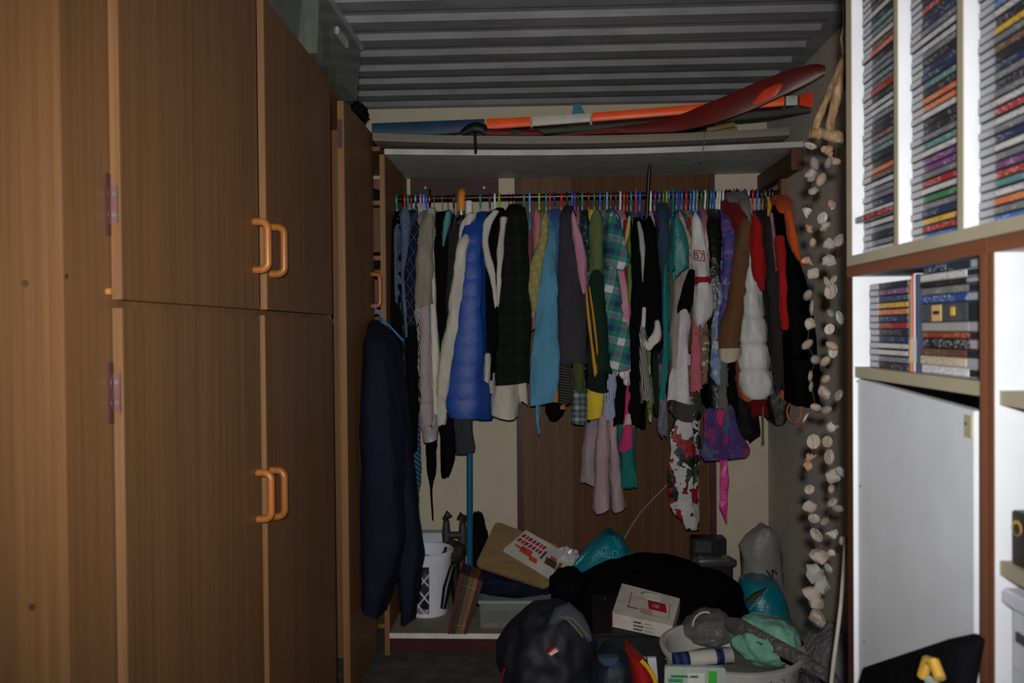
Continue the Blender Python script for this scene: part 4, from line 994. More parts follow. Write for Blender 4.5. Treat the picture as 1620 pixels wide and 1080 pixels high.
G('black_jumper', 'black jumper hem hanging under the sheepskin cuff', 'jumper', BLK, 1160, [(350,1155,1165),(366,1154,1166),(540,1146,1172),(600,1144,1172),(652,1142,1170)], 3.45)
fd = floral((176,172,172), ((150,22,30),(190,186,184),(40,64,44),(24,28,26),(180,176,176),(30,36,30),(190,186,184),(120,20,28)), 26, .75, .4, .6)
G('rose_dress', 'white satin dress with red roses and dark leaves hanging lowest', 'dress', fd, 1086, [(560,1078,1092),(630,1070,1106),(650,1066,1108),(700,1060,1108),(745,1058,1106),(772,1058,1099),(800,1062,1100),(822,1076,1102),(836,1084,1100)], 3.44,
  [('grey_shawl', cloth((70,66,66)), 3.42, [(632,1064,1110),(648,1062,1114),(664,1068,1106)], {'hd': .05}), ('sash', fd, 3.425, [(650,1090,1108),(700,1096,1108),(768,1094,1106)], {'hd': .03})], fold=.13, hds=(.06,.09,.1))
pb = floral((74,50,116), ((50,100,110),(84,58,130),(150,40,96),(70,48,110),(80,100,92)), 34, .6, .8, .28)
G('purple_sun_hat', 'purple, teal and pink flared cloth hat hung by a grey strap', 'hat', pb, 1145, [(634,1132,1150),(648,1118,1160),(680,1112,1168),(704,1107,1178),(716,1105,1182),(724,1110,1176)], 3.38,
  [('strap', cloth((104,104,100)), 3.42, [(560,1141,1149),(600,1138,1150),(648,1137,1152)], {'hd': .008}),
   ('pink_patch', cloth((206,50,120)), 3.372, [(650,1134,1150),(668,1135,1147),(676,1138,1144)], {'hd': .01}),
   ('ribbon', satin((220,30,130), .4), 3.44, [(716,1138,1152),(760,1139,1152),(800,1139,1151),(812,1143,1151),(824,1149,1151)], {'hd': .003, 'fold': .01})], fold=.09, hds=(.03,.06,.08,.1,.11), bname='brim', kf=(8, 13))
# tall black rod poking up past the rail
q0, q1 = W(1020, 400, 3.5), W(1028, 258, 3.42)
um2 = thing('slim_umbrella', 'slim black umbrella with its tip poking up past the rail', 'umbrella', (q0.x, 3.5, W(1012, 560, 3.5).z))
lo = q0 + (q0 - q1) * 1.0
MB().tube([lo, q0, q0 + (q1-q0)*.55], [.013, .012, .009], 12).build('canopy', satin((14,14,16), .5), um2)
MB().tube([q0 + (q1-q0)*.5, q0 + (q1-q0)*.9, q1], [.0085, .008, .004], 10).build('tip', plain((20,20,22), .4), um2)
# every garment gets a hanger of its own, in order along the rail
GS.sort(key=lambda g: g[1]); NG, NH = len(GS), len(HL); INF = 1e9
cost = [[INF]*(NH+1) for _ in range(NG+1)]; cost[0] = [0]*(NH+1)
for i in range(1, NG+1):
    for j in range(i, NH+1):
        cost[i][j] = min(cost[i][j-1], cost[i-1][j-1] + abs(GS[i-1][1] - HL[j-1][0]))
pick = []; i, j = NG, NH
while i:
    if j > i and cost[i][j-1] <= cost[i][j]: j -= 1
    else: pick.append(j-1); i -= 1; j -= 1
pick = pick[::-1]; hx_all = [W(h[0], 312, RY).x for h in HL]
for gi, ((r, hk, fn), hi_) in enumerate(zip(GS, pick)):
    x = hx_all[hi_]
    gap = min([abs(x - hx_all[pick[k]]) for k in (gi-1, gi+1) if 0 <= k < NG])
    fn((x, min(.0095, gap*.46), HL[hi_][0]))
# navy jacket on the wardrobe handle
nj = cloth((24,28,46), .85)
hq = (XW + .030, hy3, H3B - .018)
hb = thing('blue_hanger', 'blue wire hanger hooked on the narrow wardrobe handle', 'hanger', (hq[0], hq[1], hq[2]-.12))
zt = H3A - .02
xk = XW + .022
MB().tube([(xk, hy3+.0135, H3A-.004), (xk, hy3+.0125, H3A+.007), (xk, hy3+.005, H3A+.0125), (xk, hy3-.005, H3A+.0125), (xk, hy3-.0125, H3A+.006), (xk, hy3-.0135, H3A-.008), (hq[0]+.02, hy3-.02, zt-.03)], .003, 8).build('hook', plain((60,130,190), .4), hb)
MB().tube([(hq[0]+.02, hy3-.02, zt-.03), (hq[0]+.03, hy3-.08, zt-.07), (hq[0]+.05, hy3-.2, zt-.13)], .004, 8).build('arm', plain((60,130,190), .4), hb)
MB().tube([(hq[0]+.02, hy3-.02, zt-.03), (hq[0]+.05, hy3+.03, zt-.07), (hq[0]+.09, hy3+.06, zt-.12)], .004, 8).build('arm', plain((60,130,190), .4), hb)
SEED[0] += 1; SOFTJ = []
njr = thing('navy_jacket', 'long navy blue jacket hanging from the narrow wardrobe handle', 'jacket', (-.6, 3.15, W(600, 970, 3.0).z))
SOFTJ.append(drape([(508,584,600,3.22,.03),(524,577,610,3.12,.09),(548,571,618,3.02,.15),(620,567,632,2.97,.17),(740,565,640,2.96,.17),(860,565,640,2.96,.17),(968,566,606,2.97,.16)], 71, .05).build('body', nj, njr))
SOFTJ.append(drape([(530,600,622,3.13,.06),(600,608,636,3.08,.07),(700,612,648,3.05,.07),(800,618,658,3.05,.07),(880,624,666,3.06,.07),(930,627,660,3.06,.07),(984,632,654,3.07,.06)], 73, .07).build('sleeve', nj, njr))
SOFTJ.append(drape([(516,588,606,3.16,.05),(530,580,612,3.12,.07),(545,578,606,3.10,.05)], 75, .08).build('collar', nj, njr))
q = W(614, 659, 3.05); MB().tube([q, q + Vector((0,.006,0))], .004, 10).build('button', plain((170,140,70), .4, .5, .5), njr)

# ================================================================== ON TOP OF THE SHELF
def ribbon(rows, th, n=24):
    """long flat thing: rows (px, py, half_height_px, depth); th = thickness towards the wall"""
    ks = smooth_keys([(r[0], r[1], r[2], r[3]) for r in rows], n); rs = []
    for px, py, h, d in ks:
        a, b = W(px, py - h, d), W(px, py + h, d); e = Vector((0, th, 0)); c = (a - b) * .18
        rs.append([a - c + Vector((0, th*.0, 0)), b + c, b + Vector((0, th*.25, 0)), b + e*.75, b + c + e, a - c + e, a + e*.75, a + Vector((0, th*.25, 0))])
    return MB().rings(rs)
def plank(label, x0, x1, y0, y1, zs, th, m):
    r = thing('plank', label, 'plank', ((x0+x1)/2, (y0+y1)/2, min(zs)))
    rs = []; n = 20
    for i in range(n+1):
        u = i / n; x = x0 + (x1-x0)*u
        z = zs[0]*(1-u)*(1-2*u) + 4*zs[1]*u*(1-u) + zs[2]*u*(2*u-1)
        rs.append([Vector((x, y0, z)), Vector((x, y1, z)), Vector((x, y1, z+th)), Vector((x, y0, z+th))])
    MB().rings(rs).build('board', m, r)
    return r
gw = wood((122, 114, 106), 1, .7, 'x')
plank('long weathered grey plank sagging along the front of the shelf', W(590,210,3.29).x, W(1248,210,3.29).x, 3.285, 3.42, (2.092, 2.066, 2.084), .030, gw)
plank('dull grey plank lying behind the sagging plank on the shelf', W(640,210,3.5).x, W(1190,210,3.5).x, 3.43, 3.6, (2.082, 2.073, 2.082), .016, wood((104, 98, 94), 1, .7, 'x'))
OR = plain((246, 84, 26), .4, .4); SW = plain((190, 186, 176), .4, .4); SB = plain((32, 60, 84), .45, .4)
sk = thing('water_ski', 'striped orange and white ski with a blue end lying along the shelf', 'ski', (.15, 3.45, 2.1))
ctr = [(588,204,9.5,3.50),(680,202,11,3.49),(768,196,8.5,3.47),(842,191.5,7.5,3.45),(935,185,7,3.41),(1050,176,7,3.36),(1195,163,7.5,3.26),(1242,159,7.5,3.22),(1262,158,7.5,3.2),(1286,157,13,3.17)]
def sub(a, b, **k): 
    full = smooth_keys(ctr, 200)
    seg = [r for r in full if a - .01 <= r[0] <= b + .01]
    return ribbon([tuple(r) for r in seg[::max(1, len(seg)//10)]] + [tuple(seg[-1])], .016, 14)
for a, b, m, nm in ((588,768,SB,'blue_end'), (768,842,OR,'orange_band'), (842,935,SW,'white_band'), (935,1242,OR,'orange_band'), (1242,1263,SW,'white_band'), (1263,1286,plain((214,60,24),.4,.4),'tail')):
    sub(a, b).build(nm, m, sk)
q = W(915, 179, 3.44)
MB().rings([[W(px, py, d) for px, py in ((905,182),(907,166),(912,163),(918,164),(926,180))] for d in (3.425, 3.437)]).build('fin', plain((40,108,130), .4, .4), sk)
ms = thing('maroon_ski', 'wide maroon ski with an orange patch leaning up to the wall', 'ski', (.5, 3.3, 2.09))
MR = plain((92, 22, 18), .4, .4)
mctr = [(868,216,2,3.40),(960,207,5,3.35),(1060,197,11,3.265),(1118,180,17,3.19),(1160,165,19,3.14),(1200,148,20,3.10),(1248,128,17.5,3.05),(1290,113,13,3.015),(1306,110,7,3.0)]
ribbon(mctr, .02, 40).build('blade', MR, ms)
ribbon([(1190,164,1,3.103),(1208,152,9,3.084),(1226,143,9,3.066),(1238,134,2,3.055)], .006, 8).build('orange_patch', plain((200,60,26), .4, .4), ms)
ds = thing('dark_ski', 'dark grey ski lying under the striped ski', 'ski', (.3, 3.47, 2.09))
ribbon([(800,212,4,3.48),(935,202,5,3.44),(1100,190,6,3.36),(1200,181,6,3.28),(1283,173,4,3.19)], .02, 24).build('blade', plain((56,58,56), .5), ds)
MB().box(W(990,208,3.40), W(1010,196,3.43)).build('binding', plain((60,54,40), .7), ds, bevel=.003)
vb = thing('red_binding_boot', 'dark red rubber ski binding with a black strap on the planks', 'ski binding', (-.12, 3.42, 2.1))
q = W(800, 212, 3.36)
MB().tube([W(733,213,3.36), W(745,212,3.36), W(770,212,3.36), W(815,213,3.36), W(852,213,3.36), W(860,213,3.36)], [.012,.024,.024,.022,.02,.008], 14, .8).build('rubber_cuff', plain((86,18,20), .6), vb)
MB().tube([W(731,212,3.355), W(742,206,3.355), W(752,203,3.355), W(764,206,3.355), W(770,214,3.355)], [.016,.024,.028,.026,.014], 12).build('heel_cup', plain((16,18,20), .5), vb)
MB().tube([W(751,209,3.345), W(751,211,3.30), W(751.5,215,3.276), W(752,228,3.276), W(752.5,240,3.276), W(752,243,3.276)], [.007,.006,.006,.007,.006,.004], 8).build('strap_end', plain((22,24,26), .4), vb)
MB().box(W(808,220,3.335), W(824,206,3.34)).build('buckle', plain((26,30,34), .4), vb, bevel=.002)
MB().tube([W(808,220,3.334), W(823,221,3.334)], .0022, 6).build('buckle_pin', plain((190,190,190), .3, .5, .8), vb)
for i, (a, b) in enumerate((((1118,206),(1162,197)), ((1126,210),(1166,204)))):
    single(MB().tube([W(a[0], a[1], 3.42+.02*i), W(b[0], b[1], 3.42+.02*i)], .011, 6), 'wood_offcut', wood((140,112,64), 1, .7, 'x'), ('upper' if i == 0 else 'lower') + ' pale wood offcut tucked under the maroon ski', 'wood offcut', 'wood offcuts on the shelf')
single(MB().tube([W(1116,206,3.33), W(1115,208,3.279), W(1114,226,3.278), W(1112,240,3.28), W(1109,254,3.28), W(1107,256,3.28)], .0022, 6), 'wire_hook', plain((110,104,100), .4, .5, .6), 'bent grey wire hooked over the shelf edge', 'wire')

# ================================================================== SHELL MOBILE
SX = Vector((0,0,0))
sm_d = 1.85
top = W(1334, 60, sm_d)
sm = thing('shell_mobile', 'driftwood mobile with two long strings of seashells by the shelving', 'mobile', (W(1300,600,sm_d).x, sm_d, W(1300,1000,sm_d).z))
dw = NT('driftwood', .9, .1); nz = dw.noise(dw.mapping((30, 30, 9)), 2.2, 6)
dw.color(dw.ramp(nz, [(.3, rgb((92, 70, 50))), (.55, rgb((150, 122, 90))), (.75, rgb((186, 160, 124)))])); dw.bump(nz, .9, .01)
def stick(pts, r0, r1, nm):
    n = len(pts); rr = []; P = []
    rnd = random.Random(len(bpy.data.objects))
    for i in range(n-1):
        for k in range(4):
            t = k/4; P.append(pts[i].lerp(pts[i+1], t)); u = (i+t)/(n-1); rr.append((r0+(r1-r0)*u)*rnd.uniform(.85,1.15))
    P.append(pts[-1]); rr.append(r1*.7)
    return MB().tube(P, rr, 10).build(nm, dw.m, sm)
D = sm_d
stick([W(1337,88,D+.02), W(1322,125,D+.02), W(1304,165,D+.01), W(1288,206,D)], .0075, .0085, 'stick')
stick([W(1338,92,D-.01), W(1331,130,D-.01), W(1320,170,D-.01), W(1312,208,D)], .0105, .0105, 'stick')
stick([W(1282,210,D), W(1300,211,D), W(1318,215,D), W(1338,219,D), W(1352,219,D)], .012, .016, 'crossbar')
MB().tube([Vector((W(1334,88,D).x, D, W(1334,88,D).z)), W(1331,60,D), W(1335,40,D), Vector((W(1336,30,D).x, D, ZC-.012))], .0022, 6).build('cord', plain((150,140,124), .9), sm)
def shell_mesh(kind, seed):
    rnd = random.Random(seed); mb = MB()
    if kind == 'clam':
        rs = []
        for i in range(7):
            t = i/6; r = math.sin(t*math.pi*.5+.02); z = .42*math.cos(t*math.pi*.5)
            rs.append([Vector((r*math.cos(a)*(1+.05*math.cos(9*a)), z, r*math.sin(a)*.85*(1+.05*math.sin(9*a)) + .12*(1-r))) for a in [2*math.pi*k/18 for k in range(18)]])
        rs += [[p*.86 + Vector((0,-.02,0)) for p in rs[-1]], [Vector((p.x*.5, .22, p.z*.5)) for p in rs[-1]]]
        mb.rings(rs)
    elif kind == 'spiral':
        pts = []; rr = []
        for i in range(40):
            t = i/39; a = t*6*math.pi; r = .34*(1-t)+.02
            pts.append((r*math.cos(a), r*math.sin(a), -.7+1.6*t)); rr.append(.36*(1-t)+.05)
        mb.tube(pts, rr, 8)
    elif kind == 'cowrie':
        bm = bmesh.new(); bmesh.ops.create_icosphere(bm, subdivisions=2, radius=1); idx = {v:i for i,v in enumerate(bm.verts)}
        mb.add([Vector((v.co.x*.62*(1-.25*max(0,-v.co.y)*math.exp(-(v.co.x*3)**2)), v.co.y*.55, v.co.z)) for v in bm.verts], [tuple(idx[v] for v in f.verts) for f in bm.faces]); bm.free()
    else:
        mb = blob((0,0,0), (.85,.6,.9), seed, .55, 1.6, 2)
    return mb
SHC = [(190,172,158),(206,200,194),(182,156,134),(176,170,166),(210,196,178),(150,138,130),(196,150,116)]
SHM = []
for i, kd in enumerate(('clam','spiral','cowrie','coral','clam','cowrie','spiral','coral','clam','clam')):
    c = SHC[i % len(SHC)]; o = shell_mesh(kd, 90+i).build('shell', floral(c, (shade(c,.8), shade(c,1.12), shade(c,.65)), 70, .45, .45)); SHM.append(o.data); bpy.data.objects.remove(o)
rnd = random.Random(33)
def string(px0, px1, y0, y1, n, sz):
    pts = []
    for i in range(n):
        t = i/(n-1); px = px0 + (px1-px0)*t + rnd.uniform(-8,8); py = y0 + (y1-y0)*t + rnd.uniform(-7,7)
        d = D + rnd.uniform(-.012,.012)
        q = W(px, py, d); pts.append(q)
        o = bpy.data.objects.new('shell', rnd.choice(SHM)); COL.objects.link(o); o.parent = sm
        o.location = q - Vector(ROOT[sm.name]); k = sz*rnd.uniform(.75,1.2)
        o.scale = (k, k, k); o.rotation_euler = (rnd.uniform(-1,1), rnd.uniform(0,6.28), rnd.uniform(-1,1))
    MB().tube([W(px0+5, 212, D)] + pts, .0005, 5).build('string', plain((70,66,60), .9), sm)
string(1281, 1284, 228, 900, 27, .0148)
string(1305, 1313, 238, 900, 27, .0155)
string(1320, 1324, 262, 860, 11, .0135)
for px, py in ((1296,880),(1288,905),(1300,925),(1290,950),(1293,978),(1284,940)):
    o = bpy.data.objects.new('shell', SHM[3 if py % 2 else 7]); COL.objects.link(o); o.parent = sm
    o.location = W(px, py, D-.01) - Vector(ROOT[sm.name]); o.scale = (.022,)*3; o.rotation_euler = (px, py, 0)

# ================================================================== THINGS ON THE PLATFORM
def plane_hit(px, py, p, n):
    r = ray(px, py); return EYE + r * ((p - EYE).dot(n) / r.dot(n))
# white bin with diamond holes
cx = W(676, 930, 3.62).x; cy = 3.62; zr_ = W(690, 878, 3.52).z
bn = thing('laundry_bin', 'white plastic bin with diamond-shaped holes beside the navy jacket', 'bin', (cx, cy, ZP))
wp = plain((206,208,216), .4, .4, var=.03)
def br_(z): return .088 + (.112-.088)*(z-ZP)/(zr_-ZP)
def bp_(a, z, dr=0): r = br_(z)+dr; return Vector((cx + r*math.sin(a), cy - r*math.cos(a), z))
a0, a1 = math.radians(-80), math.radians(13); zl0, zl1 = ZP+.018, zr_-.05
N = 40
def wallgrid(aa, ab, za, zb, n, m):
    mb = MB(); 
    out = [[bp_(aa+(ab-aa)*i/n, za+(zb-za)*j/m) for j in range(m+1)] for i in range(n+1)]
    inn = [[bp_(aa+(ab-aa)*i/n, za+(zb-za)*j/m, -.003) for j in range(m+1)] for i in range(n+1)]
    rs = [o_ + i_[::-1] for o_, i_ in zip(out, inn)]
    return mb.rings(rs)
w_ = wallgrid(a1, a0+2*math.pi, ZP+.0005, zr_, 34, 2)
for za, zb in ((ZP+.0005, zl0), (zl1, zr_)):
    g = wallgrid(a0, a1, za, zb, 12, 1); w_.add(g.v, g.f)
w_.lathe([(.002, ZP+.001), (.086, ZP+.001), (.086, ZP+.004), (.002, ZP+.004)], (cx, cy, 0), 28)
w_.build('wall', wp, bn)
rim = MB(); prf = [(.111,-.012),(.118,-.010),(.119,0),(.113,.003),(.108,0)]
rim.rings([[Vector((cx + r*math.sin(a), cy - r*math.cos(a), zr_+z)) for r, z in prf] for a in [2*math.pi*k/40 for k in range(41)]], False, False); rim.build('rim', wp, bn)
lat = MB(); pa_ = math.radians(34); hz_ = .074
zz = zl0 - 1.0
for k in range(-8, 14):
    for s in (-1, 1):
        pts = []
        for i in range(31):
            z = zl0 + (zl1-zl0)*i/30; a = (a0+a1)/2 + k*pa_ + s*(z-zl0)/hz_*pa_
            if a0 <= a <= a1: pts.append(bp_(a, z, -.0015))
        if len(pts) > 2: lat.tube(pts, .0062, 6, .6)
lat.build('lattice', wp, bn)
single(blob((cx, cy, ZP+.13), (.076,.076,.12), 41, .08, 2.5, 4, ZP+.006), 'laundry_heap', floral((48,50,62), ((70,60,56),(36,40,60),(90,84,70)), 14), 'dark crumpled laundry seen through the diamond holes', 'laundry')
q0, q1 = W(660, 843, 3.80), W(706, 880, 3.80)
pbx = thing('printed_box', 'white and blue printed box standing behind the white bin', 'box', ((q0.x+q1.x)/2, 3.82, ZP))
MB().box((q0.x, 3.80, ZP+.0005), (q1.x, 3.87, q0.z)).build('carton', plain((176,184,200), .5), pbx, bevel=.002)
MB().box((q0.x+.001, 3.798, ZP+.1), (q1.x-.001, 3.80, W(680,860,3.8).z)).build('blue_print', plain((92,116,160), .5), pbx)
MB().box((q0.x+.001, 3.797, ZP+.05), (q1.x-.001, 3.7985, W(680,870,3.8).z)).build('dark_print', plain((26,28,34), .5), pbx)
for px in (681, 696):
    MB().tube([W(px+4*math.cos(a), 861-4*math.sin(a), 3.797) for a in [math.pi*k/8 for k in range(9)]], .0014, 5).build('loop_print', plain((50,60,84), .5), pbx)
# dark two-pronged stand
ts = thing('folded_tripod', 'dark grey folded tripod with two knobbed prongs beside the broom pole', 'tripod', (W(720,900,3.79).x, 3.79, ZP))
tm = plain((52,50,48), .6, .4); td = plain((24,24,26), .5, .4)
for x0, x1 in ((709, 706), (730, 732)):
    MB().tube([W(x0,1000 if False else 940,3.75), W(x0,880,3.76), W(x1,845,3.77), W(x1,825,3.77), W(x1,818,3.77)], [.02,.02,.021,.015,.008], 12).build('leg', tm, ts)
MB().tube([W(703,822,3.75), W(709,812,3.75), W(713,818,3.75)], [.012,.016,.010], 10).build('knob', td, ts)
MB().tube([W(724,822,3.75), W(730,812,3.75), W(736,816,3.75), W(734,828,3.75)], [.006,.011,.012,.008], 10).build('knob', td, ts)
MB().tube([W(708,846,3.76), W(731,846,3.76)], .016, 10).build('brace', tm, ts)
blob(W(719,872,3.73), (.055,.05,.05), 51, .3, 2.2, 3).build('head', plain((40,38,34), .7), ts)
MB().tube([W(719,890,3.73), Vector((W(719,890,3.73).x+.01, 3.73, ZP))], .022, 10).build('centre_column', td, ts)
single(blob((W(757,868,3.7).x, 3.72, ZP+.2), (.045,.09,.225), 53, .14, 2.4, 4, ZP+.0005), 'black_pouch', cloth((16,16,20)), 'tall black cloth pouch standing behind the tan board', 'pouch')
# leaning books
bks = (((70,24,20),'dark red album leaning against the tripod'), ((48,41,32),'dark olive album in the leaning row'), ((89,73,49),'tan album in the leaning row'), ((120,78,44),'orange-brown album in the leaning row'), ((59,22,19),'maroon album at the clear box end of the leaning row'))
xb0, xb1, xt0, xt1 = 708, 739, 727, 765
for i, (c, lab) in enumerate(bks):
    f0, f1 = i/5, (i+1)/5 - .012
    B0, B1 = W(xb0+(xb1-xb0)*f0, 1007, 3.345), W(xb0+(xb1-xb0)*f1, 1007, 3.345)
    T0, T1 = W(xt0+(xt1-xt0)*f0, 906+14*f0, 3.37), W(xt0+(xt1-xt0)*f1, 906+14*f1, 3.37)
    B0.z = B1.z = ZP + .001
    r = thing('photo_album', lab, 'album', ((B0.x+B1.x)/2, 3.42, ZP), 'albums leaning on the platform')
    e = Vector((0,.15,0)); mid = .12
    MB().add([B0,B1,T1,T0,B0+e,B1+e,T1+e,T0+e], [(0,1,2,3),(7,6,5,4),(0,4,5,1),(1,5,6,2),(2,6,7,3),(3,7,4,0)]).build('cover', wood(c, 1, .6), r, bevel=.0015)
    for u in (.15, .82):
        a, b = B0.lerp(T0, u), B1.lerp(T1, u); k = Vector((0,-.0008,0)); up = (T0-B0).normalized()*.003
        MB().slab([a+k, b+k, b+k+up, a+k+up], (0,1,0), .001).build('spine_band', plain(shade(c, 1.5), .4), r)
single(MB().tube([W(701,962,3.40), W(706,930,3.42), W(716,895,3.46)], [.012,.016,.013], 10), 'black_torch', plain((18,18,22), .4, .5), 'black stick torch leaning between the bin and albums', 'torch')
# clear plastic box
x0, x1 = W(758, 975, 3.41).x, W(872, 975, 3.41).x; zc = W(800, 951, 3.41).z
cbx = thing('clear_box', 'low clear plastic box under the navy sports bag', 'storage box', ((x0+x1)/2, 3.5, ZP))
mb = MB()
lo = [(x0+.006,3.416),(x1-.006,3.416),(x1-.006,3.60),(x0+.006,3.60)]; hi = [(x0,3.41),(x1,3.41),(x1,3.606),(x0,3.606)]
mb.rings([[Vector((a,b,ZP+.0005)) for a,b in lo], [Vector((a,b,zc)) for a,b in hi]], True, False)
cpl = clear((150,156,150), .4, .2)
mb.build('tub', cpl, cbx, smooth=False)
MB().box((x0-.005,3.404,zc-.010), (x1+.005,3.612,zc+.004)).build('lid', clear((176,182,178), .5, .2), cbx, bevel=.002)
MB().box((x0+.02,3.43,ZP+.004), (x1-.03,3.58,ZP+.02)).build('packed_content', floral((110,106,84), ((150,110,50),(70,80,70),(120,60,90)), 20), cbx)
# navy sports bag on the clear box
single(blob((W(812,915,3.5).x, 3.505, zc+.06), (.205,.105,.07), 61, .16, 2.0, 4, zc+.0045), 'navy_holdall', cloth((20,25,44), .75), 'navy blue holdall squashed under the tan board', 'bag')
# tan board and glossy book
P = [W(785,823,3.63), W(886,863,3.63), W(868,931,3.435), W(752,893,3.435)]
nn = (P[1]-P[0]).cross(P[3]-P[0]).normalized(); nn = nn if nn.dot(P[0]-EYE) > 0 else -nn
single(MB().slab(rounded_quad(*P, .03), nn, .018), 'tan_board', wood((128,104,70), .6, .6, 'x'), 'tan wooden board with rounded corners propped on the holdall', 'board', bevel=.002)
pc = P[3]
gb = thing('glossy_book', 'glossy white book with red lettering lying on the tan board', 'book', tuple(plane_hit(850,890,pc-nn*.001,nn)))
top_p = pc - nn*.022
C4 = [plane_hit(px,py,top_p,nn) for px,py in ((832,838),(912,884),(886,924),(797,868))]
MB().slab(C4, nn, .0015).build('front_cover', plain((176,172,168), .25, .5), gb)
in_ = lambda k: [c + (sum(C4, Vector())/4 - c)*k for c in C4]
MB().slab([c + nn*.0015 for c in in_(.02)], nn, .017).build('page_block', plain((204,200,204), .6), gb)
MB().slab([c + nn*.0185 for c in C4], nn, .002).build('back_cover', plain((176,172,168), .3, .5), gb)
def bk_quad(name, u0, v0, u1, v1, c, skew=0):
    f = lambda u, v: (C4[0].lerp(C4[1], u)).lerp(C4[3].lerp(C4[2], u), v) - nn*.0006
    MB().slab([f(u0,v0), f(u1,v0), f(u1+skew,v1), f(u0+skew,v1)], nn, .0008).build(name, plain(c, .35, .4), gb)
u = .04
for i, w in enumerate((.07,.05,.075,.06,.07,.05,.06)):
    bk_quad('red_letter', u, .16, u+w*.72, .30, (150,26,44), -.01); bk_quad('red_letter', u, .36, u+w*.72, .50, (150,26,44), -.01); u += w*1.05
for a in ((.06,.62,.26,.70),(.16,.55,.36,.78),(.36,.70,.5,.86),(.62,.34,.74,.5)): bk_quad('orange_picture', *a, (176,70,34), .03)
bk_quad('dark_picture', .5,.30,.54,.62,(60,60,66)); bk_quad('dark_picture', .58,.45,.78,.68,(56,58,54), .03); bk_quad('brown_picture', .80,.38,.86,.80,(120,84,40), .02)
single(blob(W(895,884,3.60), (.055,.05,.05), 63, .3, 2.6, 4), 'white_carrier_bag', clear((196,192,196), .8, .25), 'crumpled white plastic bag between the book and teal bag', 'plastic bag')
# black blanket heap
bh = (W(1035,930,3.4).x, 3.43, ZP+.02)
single(blob(bh, (.405,.22,.265), 65, .13, 2.1, 5, ZP+.0006, .04), 'black_blanket', cloth((11,11,13), .95, .05), 'large heaped black blanket covering the middle of the platform', 'blanket')
single(blob(W(898,925,3.33), (.075,.08,.07), 66, .15, 2.0, 4), 'black_hood', cloth((12,12,15), .95, .05), 'rounded black fleece hat beside the black blanket', 'hat')
# teal carrier bag
tbg = NT('teal_plastic', .3, .5); nz = tbg.noise(tbg.co, 26, 6); tbg.color(rgb((14,112,128))); tbg.bump(nz, .5, .012)
tcb = thing('teal_carrier_bag', 'crumpled teal plastic carrier bag in front of the ribbed door', 'plastic bag', tuple(W(955,905,3.6)))
rs = []
for py, a, b in ((846,962,972),(852,952,984),(864,936,993),(880,920,1000),(896,908,1006),(914,912,1008),(940,920,1006)):
    ring = []
    for k in range(28):
        t = 2*math.pi*k/28; f = 1+.06*math.sin(5*t+py*.05)+.05*math.sin(9*t-py*.09)
        p0, p1 = W(a,py,3.56), W(b,py,3.56); c = (p0+p1)/2
        ring.append(Vector((c.x + (p1.x-p0.x)/2*math.cos(t)*f, 3.62 + .075*math.sin(t)*f, c.z)))
    rs.append(ring)
MB().rings(rs).build('bag_body', tbg.m, tcb)
MB().tube([W(930,872,3.56), W(918,884,3.54), W(908,896,3.54), W(920,902,3.54), W(934,892,3.55)], [.009,.012,.011,.009,.007], 8).build('handle_loop', tbg.m, tcb)
for a, b in (((972,880),(974,892)), ((974,878),(984,880)), ((979,880),(980,891)), ((984,884),(985,892)), ((990,883),(989,892)), ((989,884),(995,884)), ((996,884),(999,893)), ((972,893),(1000,896))):
    p0, p1 = W(a[0]-20,a[1]-13,3.537), W(b[0]-20,b[1]-13,3.537); MB().tube([p0,p1], .0014, 5).build('print_stroke', plain((120,176,184), .5), tcb)
# radio with two silver knobs
rx0, rx1 = W(1096,880,3.62).x, W(1150,880,3.62).x; rz = W(1120,852,3.62).z; rm = W(1120,880,3.6).z
ra = thing('portable_radio', 'dark portable radio with two silver knobs behind the black blanket', 'radio', ((rx0+rx1)/2, 3.66, ZP))
MB().box((rx0-.002,3.585,ZP+.0005), (rx1+.02,3.70,rm-.03)).build('speaker_body', plain((20,20,22), .5), ra, bevel=.006)
MB().tube([(rx0-.004,3.60,rm-.02), (rx0+.02,3.585,rm-.018), (rx1-.0,3.585,rm-.018), (rx1+.028,3.60,rm-.028)], [.016,.026,.026,.016], 14).build('control_panel', plain((64,64,66), .35, .5), ra)
MB().box((rx0,3.62,rm-.02), (rx1,3.70,rz)).build('cassette_deck', plain((22,23,24), .35, .5), ra, bevel=.004)
MB().box((rx0+.012,3.6185,rm+.012), (rx0+.08,3.62,rz-.01)).build('window', plain((60,66,66), .2, .5), ra)
for px in (1110, 1147):
    q = W(px, 884, 3.565); MB().tube([q, q+Vector((0,.02,0))], [.011,.014], 14).build('knob', plain((150,150,150), .25, .5, .8), ra)
# grey and teal bags by the right wall
gbm = NT('grey_bag_plastic', .45, .4); nz = gbm.noise(gbm.co, 18, 6); gbm.color(rgb((122,120,118))); gbm.bump(nz, .5, .014)
gbg = thing('grey_plastic_bag', 'tall grey plastic bag with a dark emblem leaning on the wall corner', 'plastic bag', (W(1208,900,3.7).x, 3.72, ZP))
rs = []
for py, a, b in ((837,1210,1220),(843,1199,1231),(854,1186,1239),(868,1176,1242),(892,1179,1243),(930,1178,1245),(985,1182,1245)):
    ring = []
    for k in range(28):
        t = 2*math.pi*k/28; f = 1+.07*math.sin(3*t+py*.05)+.05*math.sin(7*t-py*.09)
        p0, p1 = W(a,py,3.52), W(b,py,3.52); c = (p0+p1)/2
        ring.append(Vector((min(c.x + (p1.x-p0.x)/2*math.cos(t)*f, XR-.004), 3.585 + .06*math.sin(t)*f, max(c.z, ZP+.0006))))
    rs.append(ring)
MB().rings(rs).build('bag_body', gbm.m, gbg)
